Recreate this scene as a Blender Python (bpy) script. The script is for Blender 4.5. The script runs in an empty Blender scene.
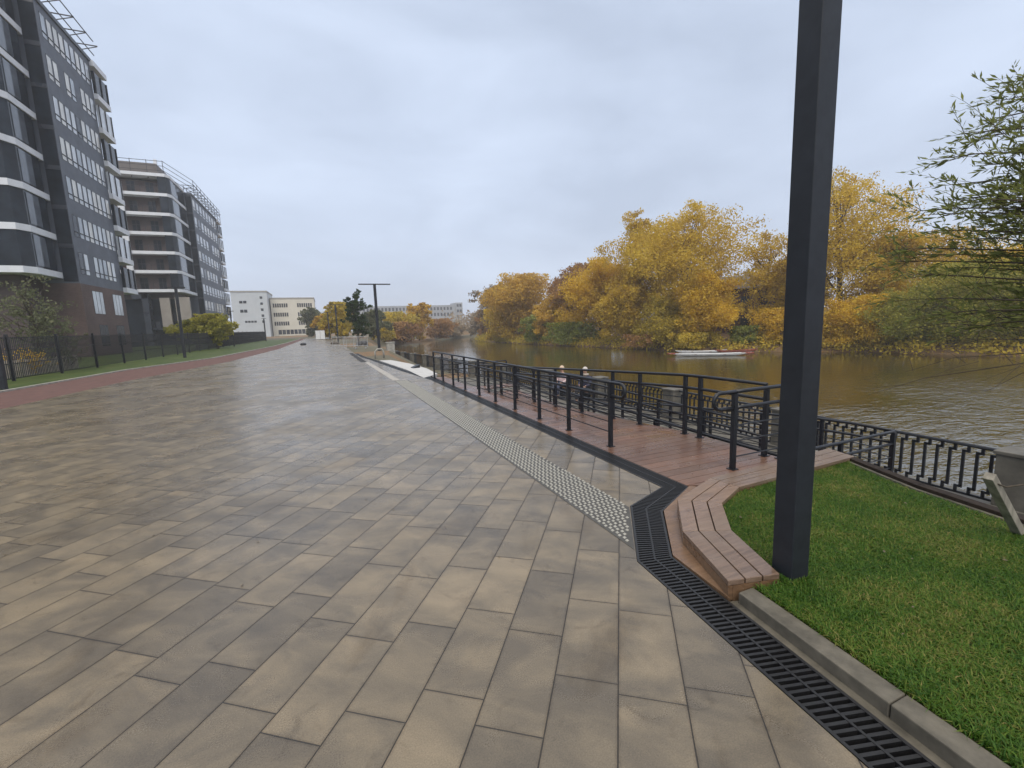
import bpy, math, random
import numpy as np
from mathutils import Vector, Matrix
R=random.Random(7); NR=np.random.RandomState(7)
scene=bpy.context.scene; COL=scene.collection
rad=math.radians
# ------------------------------------------------------------------ camera model (world: +Y along the promenade, z=0 paving)
F=440.;CX,CY=512.,384.;EYE=1.7
def dot(a,b): return sum(p*q for p,q in zip(a,b))
def unit(v):
    l=math.sqrt(dot(v,v)); return tuple(a/l for a in v)
def cross(a,b): return (a[1]*b[2]-a[2]*b[1],a[2]*b[0]-a[0]*b[2],a[0]*b[1]-a[1]*b[0])
UP=tuple(-a for a in unit((113.,3220.,F)))
_v=(325-CX,330.5-CY,F); _k=dot(_v,UP)
YA=unit(tuple(a-_k*b for a,b in zip(_v,UP))); XA=cross(YA,UP)
def ray(px,py):
    r=(px-CX,py-CY,F); return (dot(r,XA),dot(r,YA),dot(r,UP))
def gnd(px,py,z=0.):
    r=ray(px,py); t=(z-EYE)/r[2]; return (r[0]*t,r[1]*t)
def at(px,py,x=None,y=None,d=None):
    r=ray(px,py); t=(y/r[1] if y is not None else x/r[0] if x is not None else d/F)
    return Vector((r[0]*t,r[1]*t,EYE+r[2]*t))
cam=bpy.data.cameras.new('camera'); co=bpy.data.objects.new('camera',cam); COL.objects.link(co)
cam.sensor_width=36; cam.lens=F/1024*36; cam.clip_start=.05; cam.clip_end=5000
rt=Vector((XA[0],YA[0],UP[0])); dn=Vector((XA[1],YA[1],UP[1])); fw=Vector((XA[2],YA[2],UP[2]))
m=Matrix((rt,-dn,-fw)).transposed().to_4x4(); m.translation=Vector((0,0,EYE)); co.matrix_world=m
scene.camera=co

# ------------------------------------------------------------------ node helpers
class NT:
    def __init__(s,name):
        s.m=bpy.data.materials.new(name); s.m.use_nodes=True; s.t=s.m.node_tree; s.b=s.t.nodes['Principled BSDF']; s.out=s.t.nodes['Material Output']
    def n(s,typ,**kw):
        x=s.t.nodes.new(typ)
        for k,v in kw.items(): setattr(x,k,v)
        return x
    def l(s,a,b): s.t.links.new(a,b)
    def put(s,sock,v):
        if hasattr(v,'is_output'): s.l(v,sock)
        else: sock.default_value=v
    def math(s,op,a,b=0.,c=0.):
        x=s.n('ShaderNodeMath',operation=op); s.put(x.inputs[0],a); s.put(x.inputs[1],b); s.put(x.inputs[2],c); return x.outputs[0]
    def mix(s,f,a,b,blend='MIX'):
        x=s.n('ShaderNodeMix',data_type='RGBA',blend_type=blend); s.put(x.inputs[0],f); s.put(x.inputs[6],a); s.put(x.inputs[7],b); return x.outputs[2]
    def noise(s,vec,scale,detail=3.,rough=.55,dist=0.):
        x=s.n('ShaderNodeTexNoise'); s.l(vec,x.inputs['Vector']); x.inputs['Scale'].default_value=scale; x.inputs['Detail'].default_value=detail
        x.inputs['Roughness'].default_value=rough; x.inputs['Distortion'].default_value=dist; return x.outputs['Fac']
    def ramp(s,f,stops,interp='LINEAR'):
        x=s.n('ShaderNodeValToRGB'); s.put(x.inputs[0],f); e=x.color_ramp.elements; x.color_ramp.interpolation=interp
        while len(e)<len(stops): e.new(.5)
        for k,(p,c) in enumerate(stops): e[k].position=p; e[k].color=(*c,1) if len(c)==3 else c
        return x.outputs[0]
    def bump(s,h,dist=.01,strength=1.):
        x=s.n('ShaderNodeBump'); s.l(h,x.inputs['Height']); x.inputs['Distance'].default_value=dist; x.inputs['Strength'].default_value=strength
        s.l(x.outputs[0],s.b.inputs['Normal']); return x
    def obj(s): return s.n('ShaderNodeTexCoord').outputs['Object']
    def pos(s): return s.n('ShaderNodeNewGeometry').outputs['Position']
    def rnd(s): return s.n('ShaderNodeNewGeometry').outputs['Random Per Island']
    def scale(s,vec,sx,sy,sz):
        x=s.n('ShaderNodeMapping'); s.l(vec,x.inputs[0]); x.inputs['Scale'].default_value=(sx,sy,sz); return x.outputs[0]
    def set(s,**kw):
        for k,v in kw.items(): s.put(s.b.inputs[k.replace('_',' ')],v)
def rgba(c): return (*c,1) if len(c)==3 else c
def simple(name,c,rough=.6,var=.25,scale=6.,bump=0.,metal=0.,rvar=.12,island=0.,spec=.5,aniso=(1,1,1)):
    s=NT(name); v=s.scale(s.obj(),*aniso); f=s.noise(v,scale,5)
    lo=tuple(a*(1-var) for a in c); hi=tuple(min(1,a*(1+var)) for a in c)
    col=s.ramp(f,[(.3,lo),(.7,hi)])
    if island: 
        k=s.math('MULTIPLY_ADD',s.rnd(),2*island,1-island); x=s.n('ShaderNodeCombineColor'); 
        for i in range(3): s.l(k,x.inputs[i])
        col=s.mix(1.,col,x.outputs[0],'MULTIPLY')
    s.set(Base_Color=col,Metallic=metal)
    s.b.inputs['Specular IOR Level'].default_value=spec
    f2=s.noise(v,scale*2.3,4); s.set(Roughness=s.math('MULTIPLY_ADD',f2,2*rvar,rough-rvar))
    if bump: s.bump(s.noise(v,scale*4,5),bump)
    return s.m
# ------------------------------------------------------------------ mesh helpers
class MB:
    def __init__(s): s.v=[]; s.f=[]; s.mi=[]
    def face(s,idx,mi=0): s.f.append(idx); s.mi.append(mi)
    def poly(s,pts,mi=0):
        k=len(s.v); s.v+=[tuple(p) for p in pts]; s.face(tuple(range(k,k+len(pts))),mi)
    def box(s,a,b,mi=0):
        x0,y0,z0=a;x1,y1,z1=b
        s.hexa([(x0,y0,z0),(x1,y0,z0),(x1,y1,z0),(x0,y1,z0),(x0,y0,z1),(x1,y0,z1),(x1,y1,z1),(x0,y1,z1)],mi)
    def hexa(s,p,mi=0):
        k=len(s.v); s.v+=[tuple(q) for q in p]
        for f in ((3,2,1,0),(4,5,6,7),(0,1,5,4),(1,2,6,5),(2,3,7,6),(3,0,4,7)): s.face(tuple(k+i for i in f),mi)
    def beam(s,p,q,w,h,up=(0,0,1),mi=0):
        p=Vector(p);q=Vector(q);d=(q-p).normalized();u=Vector(up)
        if abs(d.dot(u))>.98: u=Vector((1,0,0))
        r=d.cross(u).normalized();u=r.cross(d)
        P=[]
        for c in (p,q): P+= [c-r*w/2-u*h/2,c+r*w/2-u*h/2,c+r*w/2+u*h/2,c-r*w/2+u*h/2]
        k=len(s.v); s.v+=[tuple(a) for a in P]
        for f in ((0,1,2,3),(7,6,5,4),(1,0,4,5),(2,1,5,6),(3,2,6,7),(0,3,7,4)): s.face(tuple(k+i for i in f),mi)
    def tube(s,pts,r,n=6,mi=0,cap=True):
        pts=[Vector(p) for p in pts]; rs=r if isinstance(r,(list,tuple)) else [r]*len(pts)
        k0=len(s.v); u=None
        for i,p in enumerate(pts):
            d=(pts[min(i+1,len(pts)-1)]-pts[max(i-1,0)]).normalized()
            if u is None: u=d.orthogonal().normalized()
            else:
                u=(u-d*u.dot(d)); u=u.normalized() if u.length>1e-6 else d.orthogonal().normalized()
            w=d.cross(u)
            for a in range(n):
                t=2*math.pi*a/n; s.v.append(tuple(p+(u*math.cos(t)+w*math.sin(t))*rs[i]))
        for i in range(len(pts)-1):
            for a in range(n):
                b=(a+1)%n; s.face((k0+i*n+a,k0+i*n+b,k0+(i+1)*n+b,k0+(i+1)*n+a),mi)
        if cap:
            s.face(tuple(k0+a for a in reversed(range(n))),mi); e=k0+(len(pts)-1)*n; s.face(tuple(e+a for a in range(n)),mi)
    def prism(s,poly,z0,z1,mi=0):
        n=len(poly); zz=lambda z,i: z[i] if isinstance(z,(list,tuple)) else z
        k=len(s.v); s.v+=[(p[0],p[1],zz(z0,i)) for i,p in enumerate(poly)]+[(p[0],p[1],zz(z1,i)) for i,p in enumerate(poly)]
        s.face(tuple(reversed(range(k,k+n))),mi); s.face(tuple(range(k+n,k+2*n)),mi)
        for i in range(n):
            j=(i+1)%n; s.face((k+i,k+j,k+n+j,k+n+i),mi)
    def blob(s,c,r,sx=1,sy=1,sz=1,n=8,mi=0):
        k=len(s.v); c=Vector(c)
        for i in range(n+1):
            ph=math.pi*i/n
            for j in range(n*2):
                th=math.pi*j/n; s.v.append((c.x+r*sx*math.sin(ph)*math.cos(th),c.y+r*sy*math.sin(ph)*math.sin(th),c.z+r*sz*math.cos(ph)))
        for i in range(n):
            for j in range(2*n):
                b=(j+1)%(2*n); s.face((k+i*2*n+j,k+(i+1)*2*n+j,k+(i+1)*2*n+b,k+i*2*n+b),mi)
    def build(s,name,mats,parent=None,smooth=False,bevel=0.):
        me=bpy.data.meshes.new(name); off=Vector((0,0,0)); P=parent
        while P is not None: off+=P.location; P=P.parent
        me.from_pydata([(a-off.x,b-off.y,c-off.z) for a,b,c in s.v],[],s.f)
        mats=mats if isinstance(mats,(list,tuple)) else [mats]
        for q in mats: me.materials.append(q)
        if len(mats)>1: me.polygons.foreach_set('material_index',s.mi)
        if smooth: me.polygons.foreach_set('use_smooth',[True]*len(s.f))
        me.update()
        o=bpy.data.objects.new(name,me); COL.objects.link(o)
        if parent is not None: o.parent=parent
        if bevel:
            b=o.modifiers.new('edge','BEVEL'); b.width=bevel; b.segments=2; b.limit_method='ANGLE'
        return o
def tag(o,label=None,cat=None,group=None,kind=None):
    if label: o['label']=label
    if cat: o['category']=cat
    if group: o['group']=group
    if kind: o['kind']=kind
    return o
def thing(name,label,cat,loc,group=None):
    o=bpy.data.objects.new(name,None); COL.objects.link(o); o.location=loc; o.empty_display_size=.2
    return tag(o,label,cat,group)
def part(bm,name,mats,parent,**kw): return bm.build(name,mats,parent,**kw)
def copy_tree(o,parent=None):
    c=o.copy(); COL.objects.link(c); c.parent=parent
    for ch in list(o.children): copy_tree(ch,c)
    return c
def bxo(name,mats,parent,a,b,**kw):
    q=MB(); q.box(a,b); return q.build(name,mats,parent,**kw)

# ------------------------------------------------------------------ render settings, world, sun
scene.render.engine='CYCLES'
scene.cycles.use_denoising=True
scene.cycles.max_bounces=6; scene.cycles.diffuse_bounces=3; scene.cycles.glossy_bounces=3; scene.cycles.transmission_bounces=4
scene.cycles.volume_bounces=3; scene.cycles.transparent_max_bounces=8
scene.cycles.sample_clamp_indirect=6
vs=scene.view_settings; vs.view_transform='Standard'; vs.look='None'; vs.gamma=1; vs.exposure=0.36; vs.use_curve_mapping=False
W=bpy.data.worlds.new('World'); scene.world=W; W.use_nodes=True; t=W.node_tree; bg=t.nodes['Background']
sky=t.nodes.new('ShaderNodeTexSky'); sky.sky_type='NISHITA'; sky.sun_disc=False
SUN_EL,SUN_AZ=rad(48),rad(200)
sky.sun_elevation=SUN_EL; sky.sun_rotation=SUN_AZ; sky.dust_density=4; sky.air_density=1.2
tc=t.nodes.new('ShaderNodeTexCoord'); mp=t.nodes.new('ShaderNodeMapping'); mp.inputs['Scale'].default_value=(1,1,2.6); t.links.new(tc.outputs['Generated'],mp.inputs[0])
nz=t.nodes.new('ShaderNodeTexNoise'); nz.inputs['Scale'].default_value=2.2; nz.inputs['Detail'].default_value=6; nz.inputs['Roughness'].default_value=.5; nz.inputs['Distortion'].default_value=.35
t.links.new(mp.outputs[0],nz.inputs['Vector'])
cr=t.nodes.new('ShaderNodeValToRGB'); cr.color_ramp.elements[0].position=.32; cr.color_ramp.elements[1].position=.68
CL=10.
cr.color_ramp.elements[0].color=(.435,.505,.635,1); cr.color_ramp.elements[1].color=(.58,.665,.82,1)
t.links.new(nz.outputs['Fac'],cr.inputs[0])
vm=t.nodes.new('ShaderNodeVectorMath'); vm.operation='SCALE'; vm.inputs['Scale'].default_value=CL; t.links.new(cr.outputs[0],vm.inputs[0])
sx=t.nodes.new('ShaderNodeSeparateXYZ'); t.links.new(tc.outputs['Generated'],sx.inputs[0])   # an overcast sky is brightest overhead
mr=t.nodes.new('ShaderNodeMapRange'); mr.interpolation_type='SMOOTHSTEP'; t.links.new(sx.outputs[2],mr.inputs[0])
for k,v in ((1,.56),(2,.98),(3,0.),(4,1.)): mr.inputs[k].default_value=v
zm=t.nodes.new('ShaderNodeMix'); zm.data_type='RGBA'; t.links.new(mr.outputs[0],zm.inputs[0]); t.links.new(vm.outputs[0],zm.inputs[6]); zm.inputs[7].default_value=(14.0,13.0,11.6,1)
mx=t.nodes.new('ShaderNodeMix'); mx.data_type='RGBA'; mx.inputs[0].default_value=.93
t.links.new(sky.outputs[0],mx.inputs[6]); t.links.new(zm.outputs[2],mx.inputs[7]); t.links.new(mx.outputs[2],bg.inputs['Color'])
bg.inputs['Strength'].default_value=.1
sl=bpy.data.lights.new('sun','SUN'); sl.energy=1.5; sl.angle=rad(40); sl.color=(1,.93,.82); so=bpy.data.objects.new('sun',sl); COL.objects.link(so)
so.rotation_euler=(math.pi/2-SUN_EL,0,math.pi-SUN_AZ); so.location=(0,0,60)

# ------------------------------------------------------------------ materials
def make_paver():
    s=NT('wet_paver'); P=s.n('ShaderNodeSeparateXYZ'); pos=s.pos(); s.l(pos,P.inputs[0]); X,Y=P.outputs[0],P.outputs[1]
    u=s.math('ADD',s.math('MULTIPLY',X,.5962),s.math('MULTIPLY',Y,.8028))
    v=s.math('SUBTRACT',s.math('MULTIPLY',X,.8028),s.math('MULTIPLY',Y,.5962))
    v=s.math('DIVIDE',s.math('ADD',v,.012),.2985); row=s.math('FLOOR',v)
    wn=s.n('ShaderNodeTexWhiteNoise',noise_dimensions='1D'); s.l(row,wn.inputs['W'])
    uu=s.math('ADD',s.math('DIVIDE',u,.61),s.math('MULTIPLY',wn.outputs[0],5.)); uu=s.math('ADD',uu,.04); colm=s.math('FLOOR',uu)
    cv=s.n('ShaderNodeCombineXYZ'); s.l(row,cv.inputs[0]); s.l(colm,cv.inputs[1])
    w2=s.n('ShaderNodeTexWhiteNoise',noise_dimensions='3D'); s.l(cv.outputs[0],w2.inputs['Vector'])
    fv=s.math('SUBTRACT',v,row); fu=s.math('SUBTRACT',uu,colm)
    ev=s.math('MULTIPLY',s.math('MINIMUM',fv,s.math('SUBTRACT',1.,fv)),.2985); eu=s.math('MULTIPLY',s.math('MINIMUM',fu,s.math('SUBTRACT',1.,fu)),.61)
    e=s.math('MINIMUM',ev,eu)
    # cloudy colour mix inside each paver, offset per paver
    off=s.n('ShaderNodeVectorMath',operation='MULTIPLY_ADD'); s.l(w2.outputs['Color'],off.inputs[0]); off.inputs[1].default_value=(9,9,9); 
    uvw=s.n('ShaderNodeCombineXYZ'); s.l(s.math('MULTIPLY',u,1.5),uvw.inputs[0]); s.l(s.math('MULTIPLY',v,.26),uvw.inputs[1]); s.l(uvw.outputs[0],off.inputs[2])
    n1=s.noise(off.outputs[0],2.6,6,.58,.5); n2=s.noise(pos,.33,3)
    f=s.math('ADD',s.math('MULTIPLY',n1,1.2),s.math('MULTIPLY',w2.outputs[0],.22)); f=s.math('ADD',f,s.math('MULTIPLY',s.math('SUBTRACT',n2,.5),.35)); f=s.math('SUBTRACT',f,.22)
    base=s.ramp(f,[(.18,(.090,.077,.060)),(.36,(.120,.101,.075)),(.50,(.154,.128,.091)),(.64,(.194,.158,.108)),(.84,(.245,.198,.133))])
    fine=s.noise(pos,150.,4,.75); fc=s.ramp(fine,[(.28,(.66,.66,.67)),(.72,(1.28,1.27,1.25))]); base=s.mix(1.,base,fc,'MULTIPLY')
    blot=s.ramp(s.noise(pos,5.,5,.6,1.),[(.60,(1,1,1)),(.72,(.72,.70,.68))]); base=s.mix(1.,base,blot,'MULTIPLY')
    us=s.n('ShaderNodeCombineXYZ'); s.l(s.math('MULTIPLY',u,.55),us.inputs[0]); s.l(s.math('MULTIPLY',v,.42),us.inputs[1]); dk_=s.ramp(s.noise(us.outputs[0],1.3,5,.62,.6),[(.57,(1,1,1)),(.70,(.80,.76,.70))]); base=s.mix(1.,base,dk_,'MULTIPLY')
    j=s.math('SMOOTH_MIN',s.math('DIVIDE',e,.0034),1.,.1); jw=s.math('MULTIPLY_ADD',s.noise(pos,28.,3,.7),.9,-.45); jm=s.ramp(s.math('ADD',j,s.math('MULTIPLY',jw,s.math('LESS_THAN',e,.012))),[(.40,(0,0,0)),(.95,(1,1,1))])
    dirt=s.ramp(s.math('MULTIPLY_ADD',s.noise(pos,16.,4,.7),-.02,s.math('ADD',e,.006)),[(.0,(.82,.80,.78)),(.012,(1,1,1))]); base=s.mix(1.,base,dirt,'MULTIPLY')
    base=s.mix(jm,(.028,.025,.022,1),base)
    s.set(Base_Color=base)
    wet=s.noise(pos,.8,4,.6); r=s.math('ADD',s.math('MULTIPLY',fine,.10),s.ramp(wet,[(.35,(.15,)*3),(.65,(.33,)*3)])); s.set(Roughness=r)
    s.b.inputs['Specular IOR Level'].default_value=.5
    bn=s.noise(pos,45.,4,.6); h=s.math('ADD',s.math('MULTIPLY',jm,1.),s.math('MULTIPLY',bn,.28)); h=s.math('ADD',h,s.math('MULTIPLY',w2.outputs[0],.25)); s.bump(h,.004,.8)
    return s.m
M={}
M['paver']=make_paver()
M['redpath']=simple('red_rubber',(.105,.050,.040),.75,.22,3.,.004)
M['concrete']=simple('concrete',(.30,.29,.26),.75,.28,5.,.003)
M['dconcrete']=simple('damp_concrete',(.105,.098,.082),.6,.35,4.,.003)
M['kerb']=simple('kerb_concrete',(.100,.090,.070),.65,.4,9.,.003,rvar=.15)
M['steel']=simple('dark_painted_steel',(.009,.011,.016),.4,.2,14.,.0)
M['pole']=simple('charcoal_powder_coat',(.016,.019,.025),.5,.2,9.,.0006,spec=.35)
M['grate']=simple('black_cast_iron',(.010,.010,.011),.42,.3,30.,.0008,spec=.5)
M['channel']=simple('drain_channel',(.012,.011,.010),.7,.3,10.)
M['white']=simple('white_panel',(.72,.73,.74),.45,.06,2.)
M['sheet']=simple('white_sheet',(.46,.46,.46),.8,.1,3.,.01)
M['soil']=None
M['bark']=simple('bark',(.065,.05,.036),.85,.4,14.,.01,aniso=(1,1,.25))
M['twig']=simple('twig_bark',(.055,.042,.028),.8,.3,30.)
def make_deck(name,c,hi,grey):
    s=NT(name); v=s.obj(); r=s.rnd(); f=s.noise(s.scale(v,1.4,14,14),3.,6,.65,.8)
    a=s.ramp(f,[(.25,tuple(x*.55 for x in c)),(.5,c),(.78,hi)]); k=s.ramp(r,[(0,(.72,.72,.72)),(1,(1.2,1.16,1.12))]); a=s.mix(1.,a,k,'MULTIPLY')
    a=s.mix(s.ramp(s.noise(v,1.3,4),[(.45,(0,0,0)),(.75,(.55,.55,.55))]),a,rgba(grey))
    s.set(Base_Color=a,Roughness=s.ramp(s.noise(v,2.2,4),[(.35,(.2,)*3),(.7,(.5,)*3)])); s.bump(f,.0015,.7); return s.m
M['deck']=make_deck('wet_red_decking',(.142,.075,.050),(.20,.112,.074),(.15,.11,.085))
M['border']=make_deck('worn_larch_plank',(.185,.124,.088),(.26,.182,.132),(.205,.17,.136))
M['fascia']=make_deck('orange_larch_board',(.165,.098,.056),(.235,.15,.09),(.175,.13,.085))
M['darkwood']=simple('dark_wet_timber',(.026,.018,.013),.75,.4,10.,.002,spec=.2)
def make_grassmat(name,stops,sc=2.2,attr=True):
    s=NT(name); p=s.pos(); n=s.noise(p,sc,4,.6); f=n
    if attr:
        at_=s.n('ShaderNodeAttribute',attribute_name='tint'); f=s.math('ADD',s.math('MULTIPLY',n,.8),s.math('MULTIPLY',at_.outputs['Fac'],.45)); f=s.math('SUBTRACT',f,.19)
    col=s.ramp(f,stops); s.set(Base_Color=col,Roughness=.55); s.b.inputs['Specular IOR Level'].default_value=.3
    tr=s.n('ShaderNodeBsdfTranslucent'); s.l(col,tr.inputs[0]); ms=s.n('ShaderNodeMixShader'); ms.inputs[0].default_value=.35
    s.l(s.b.outputs[0],ms.inputs[1]); s.l(tr.outputs[0],ms.inputs[2]); s.l(ms.outputs[0],s.out.inputs[0]); return s.m
GST=[(.15,(.030,.088,.008)),(.36,(.064,.150,.013)),(.52,(.115,.195,.022)),(.66,(.21,.215,.045)),(.85,(.33,.27,.10))]
M['blade']=make_grassmat('lawn_blades',GST)
M['turf']=make_grassmat('turf_base',[(.3,(.022,.030,.010)),(.7,(.060,.062,.022))],3.,False)
M['leftgrass']=make_grassmat('mown_grass',[(.3,(.055,.09,.022)),(.5,(.09,.135,.032)),(.72,(.14,.16,.05))],.9,False)
def make_soil():
    s=NT('leafy_soil'); p=s.pos(); n=s.noise(p,1.1,5,.6); l=s.noise(p,14.,3,.7)
    a=s.ramp(n,[(.35,(.085,.062,.040)),(.65,(.15,.115,.075))]); b=s.ramp(l,[(.35,(.12,.055,.02)),(.55,(.27,.13,.03)),(.75,(.33,.2,.05))])
    s.set(Base_Color=s.mix(s.ramp(l,[(.48,(0,0,0)),(.56,(.8,)*3)]),a,b),Roughness=.85); s.bump(l,.03); return s.m
M['soil']=make_soil()
M['ground']=simple('ground_earth',(.105,.095,.062),.9,.35,.25,.0)
def make_water():
    s=NT('river_water'); p=s.pos(); s.set(Base_Color=s.ramp(s.noise(p,.06,3),[(.35,(.046,.035,.010)),(.65,(.064,.050,.016))]),Roughness=.045); s.b.inputs['IOR'].default_value=2.8
    a=s.noise(s.scale(p,1.,2.0,1.),1.3,3,.55,.4); b=s.noise(s.scale(p,1.,1.6,1.),5.,2,.5,.3); c=s.noise(p,.12,2)
    w=s.ramp(c,[(.35,(.25,)*3),(.62,(1.,)*3)])
    sp=s.n('ShaderNodeSeparateXYZ'); s.l(p,sp.inputs[0]); wy=s.n('ShaderNodeMapRange',interpolation_type='SMOOTHSTEP'); s.l(sp.outputs[1],wy.inputs[0])
    for k_,v_ in ((1,6.),(2,20.),(3,3.5),(4,.28)): wy.inputs[k_].default_value=v_
    w=s.math('MULTIPLY',w,wy.outputs[0]); h=s.math('MULTIPLY',s.math('ADD',a,s.math('MULTIPLY',b,.22)),w); s.bump(h,.07,1.); return s.m
M['water']=make_water()
def leafmat(name,stops,trans=.42):
    s=NT(name); at_=s.n('ShaderNodeAttribute',attribute_name='tint'); f=s.math('ADD',s.math('MULTIPLY',at_.outputs['Fac'],.75),s.math('MULTIPLY',s.rnd(),.25)); col=s.ramp(f,stops)
    s.set(Base_Color=col,Roughness=.6); s.b.inputs['Specular IOR Level'].default_value=.25
    tr=s.n('ShaderNodeBsdfTranslucent'); s.l(col,tr.inputs[0]); ms=s.n('ShaderNodeMixShader'); ms.inputs[0].default_value=trans
    s.l(s.b.outputs[0],ms.inputs[1]); s.l(tr.outputs[0],ms.inputs[2]); s.l(ms.outputs[0],s.out.inputs[0]); return s.m
LF={'gold':leafmat('golden_leaves',[(0,(.31,.20,.030)),(.4,(.53,.365,.042)),(.7,(.65,.465,.055)),(1,(.74,.56,.10))]),
 'yellow':leafmat('yellow_leaves',[(0,(.36,.22,.02)),(.5,(.62,.40,.03)),(1,(.74,.54,.07))]),
 'orange':leafmat('orange_leaves',[(0,(.31,.185,.035)),(.5,(.54,.34,.05)),(1,(.66,.46,.08))]),
 'rust':leafmat('rust_leaves',[(0,(.18,.10,.05)),(.5,(.34,.185,.07)),(1,(.44,.27,.10))]),
 'bare':leafmat('pale_dry_leaves',[(0,(.18,.145,.105)),(.6,(.30,.235,.155)),(1,(.42,.31,.15))]),
 'olive':leafmat('olive_leaves',[(0,(.15,.165,.028)),(.5,(.30,.29,.045)),(1,(.50,.43,.07))]),
 'mixed':leafmat('turning_leaves',[(0,(.20,.17,.03)),(.4,(.44,.34,.045)),(1,(.68,.50,.06))]),
 'green':leafmat('green_leaves',[(0,(.12,.145,.034)),(.5,(.21,.24,.05)),(1,(.32,.33,.07))]),
 'dgreen':leafmat('dark_green_leaves',[(0,(.016,.036,.012)),(.5,(.034,.066,.018)),(1,(.06,.095,.025))]),
 'sage':leafmat('sage_leaves',[(0,(.075,.088,.05)),(.5,(.135,.15,.082)),(1,(.22,.22,.12))]),
 'willow':leafmat('willow_leaves',[(0,(.09,.11,.04)),(.5,(.19,.215,.065)),(.85,(.29,.31,.085)),(1,(.40,.37,.10))],.55)}

# ------------------------------------------------------------------ setting: ground, banks, water
def interp(tab,y):
    for (a,b),(c,d) in zip(tab,tab[1:]):
        if y<=c: return b+(d-b)*(y-a)/(c-a) if y>=a else b
    return tab[-1][1]
RAIL=[(-30,9.7),(3.4,10.05),(6.4,10.22),(11.7,10.45),(18.3,10.1),(24,9.25),(30,8.25),(35,7.75),(40.5,6.95),(48,6.2)]
SHORE=[(-300,12),(-30,10.1),(3.4,10.45),(6.4,10.62),(11.7,10.85),(18.3,10.5),(24,9.65),(30,8.65),(35,8.15),(40.5,7.35),(48,6.6),(62,7.5),(78,9.5),(100,12),(114,14.5),(126,22),(140,32),(153,45),(172,60),(240,112),(400,230),(800,520)]
EDGE=[(-300,4.9),(4.70,4.9),(4.76,3.61),(15.5,3.61),(15.6,3.72),(24,3.5),(30,3.7),(36,4.6),(48,4.8),(60,5.4),(78,6.5),(100,8),(114,10),(126,17),(140,26),(153,38),(172,52),(240,100),(400,215),(800,500)]
FARL=[(-300,95),(-60,78),(0,56),(18.6,53.3),(28.5,51.6),(40.7,42.2),(60,40.7),(80,38.4),(111,37.6),(130,43),(150,58),(172,75),(240,130),(400,250),(800,540)]
WL=-2.5
def loft(name,ys,sect,mat):
    q=MB(); n=None
    for y in ys:
        s=sect(y); n=len(s); q.v+=[(x,y,z) for x,z in s]
    for i in range(len(ys)-1):
        for k in range(n-1): q.face((i*n+k,i*n+k+1,(i+1)*n+k+1,(i+1)*n+k))
    return tag(q.build(name,mat),kind='structure')
ys=sorted(set([-300,-60,-10,0,3,4.7,4.76,8,11.7,15.0,15.5,15.6,18,21,24,27,30,33,36,40.5,44,48,55,62,70,78,90,100,114,126,140,153,172,240,400,800]))
def left_sec(y):
    e=interp(EDGE,y); r=interp(SHORE,y)
    if y<=15.5: mid=[(e,-.12),(e+.02,-1.6),(r,-1.6)]
    else:
        d=min(r-e-.3,2.6); lz=-1.6 if y<55 else -1.9
        mid=[(e,-.05 if y<50 else -.12),(e+d,lz),(r,lz-.02)]
    return [(-800,-.12),(-60,-.12),(-20,-.12)]+mid+[(r+.02 if y<55 else r+1.,-3.4)]
gr=loft('ground',ys,left_sec,M['ground']); gr.data.materials.append(M['soil'])
for p_ in gr.data.polygons:
    if p_.index%5>=3 : p_.material_index=1
def right_sec(y):
    l=interp(FARL,y); return [(l-1.2,-3.4),(l,-2.42),(l+1.2,-1.9),(l+6,-1.2),(l+40,0.3),(l+900,4)]
loft('riverbank',[-300,-60,0,10,18.6,28.5,34,40.7,50,60,70,80,95,111,130,150,172,240,400,800],right_sec,M['soil'])
q=MB(); q.poly([(4,-320,WL),(1500,-320,WL),(1500,800,WL),(4,800,WL)]); tag(q.build('water',M['water']),kind='structure')
# promenade slab
drainL=[(1.24,-4.),(1.74,.83),(1.9,2.37),(2.45,3.16),(3.02,3.39),(3.0,14.0),(2.64,17.8),(2.22,24.4),(1.9,28.7),(1.8,33.)]
drainR=[(1.5,-4.),(1.985,.76),(2.165,2.31),(2.63,2.93),(3.26,3.26),(3.24,14.0),(2.88,17.85),(2.46,24.5),(2.14,28.8),(2.04,33.)]
leftE=[(-10.5,-30),(-8.7,5),(-7.85,14),(-7.35,21.7),(-5.6,31.8),(-4.45,50),(-4.3,73),(-4.2,112)]
redL=[(-13,-30),(-11.6,5),(-10.9,14),(-10.25,20.4),(-9.65,29),(-7.5,37.3),(-5.9,59.6),(-5.4,78),(-5.3,112)]
q=MB(); q.prism(leftE[:1]+[(1.24,-30)]+drainL+[(1.8,33.02),(1.8,47),(1.3,60),(1.0,75),(.9,112)]+leftE[:0:-1],-.1,0.); tag(q.build('promenade',M['paver']),kind='structure')
def between(L,Rr,ysn,z0,z1,name,mat):
    L=sorted((b,a) for a,b in L); Rr=sorted((b,a) for a,b in Rr); q=MB()
    for y0,y1 in zip(ysn,ysn[1:]):
        P=[(interp(L,y0),y0),(interp(Rr,y0),y0),(interp(Rr,y1),y1),(interp(L,y1),y1)]; q.prism(P,z0,z1)
    return tag(q.build(name,mat),kind='structure')
ysn=[-30,5,14,20.4,21.7,29,31.8,37.3,50,59.6,73,78,112]
between(redL,[(a-.004,b) for a,b in leftE],ysn,-.1,-.004,'red_path',M['redpath'])
between([(a-.16,b) for a,b in redL],[(a-.004,b) for a,b in redL],ysn,-.1,.05,'kerb',M['concrete'])
lawnL=[(-40,-30),(-40,112)]
between([(-30,-30),(-30,112)],[(a-.165,b) for a,b in redL],ysn,-.1,.02,'lawn',M['leftgrass'])
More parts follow.
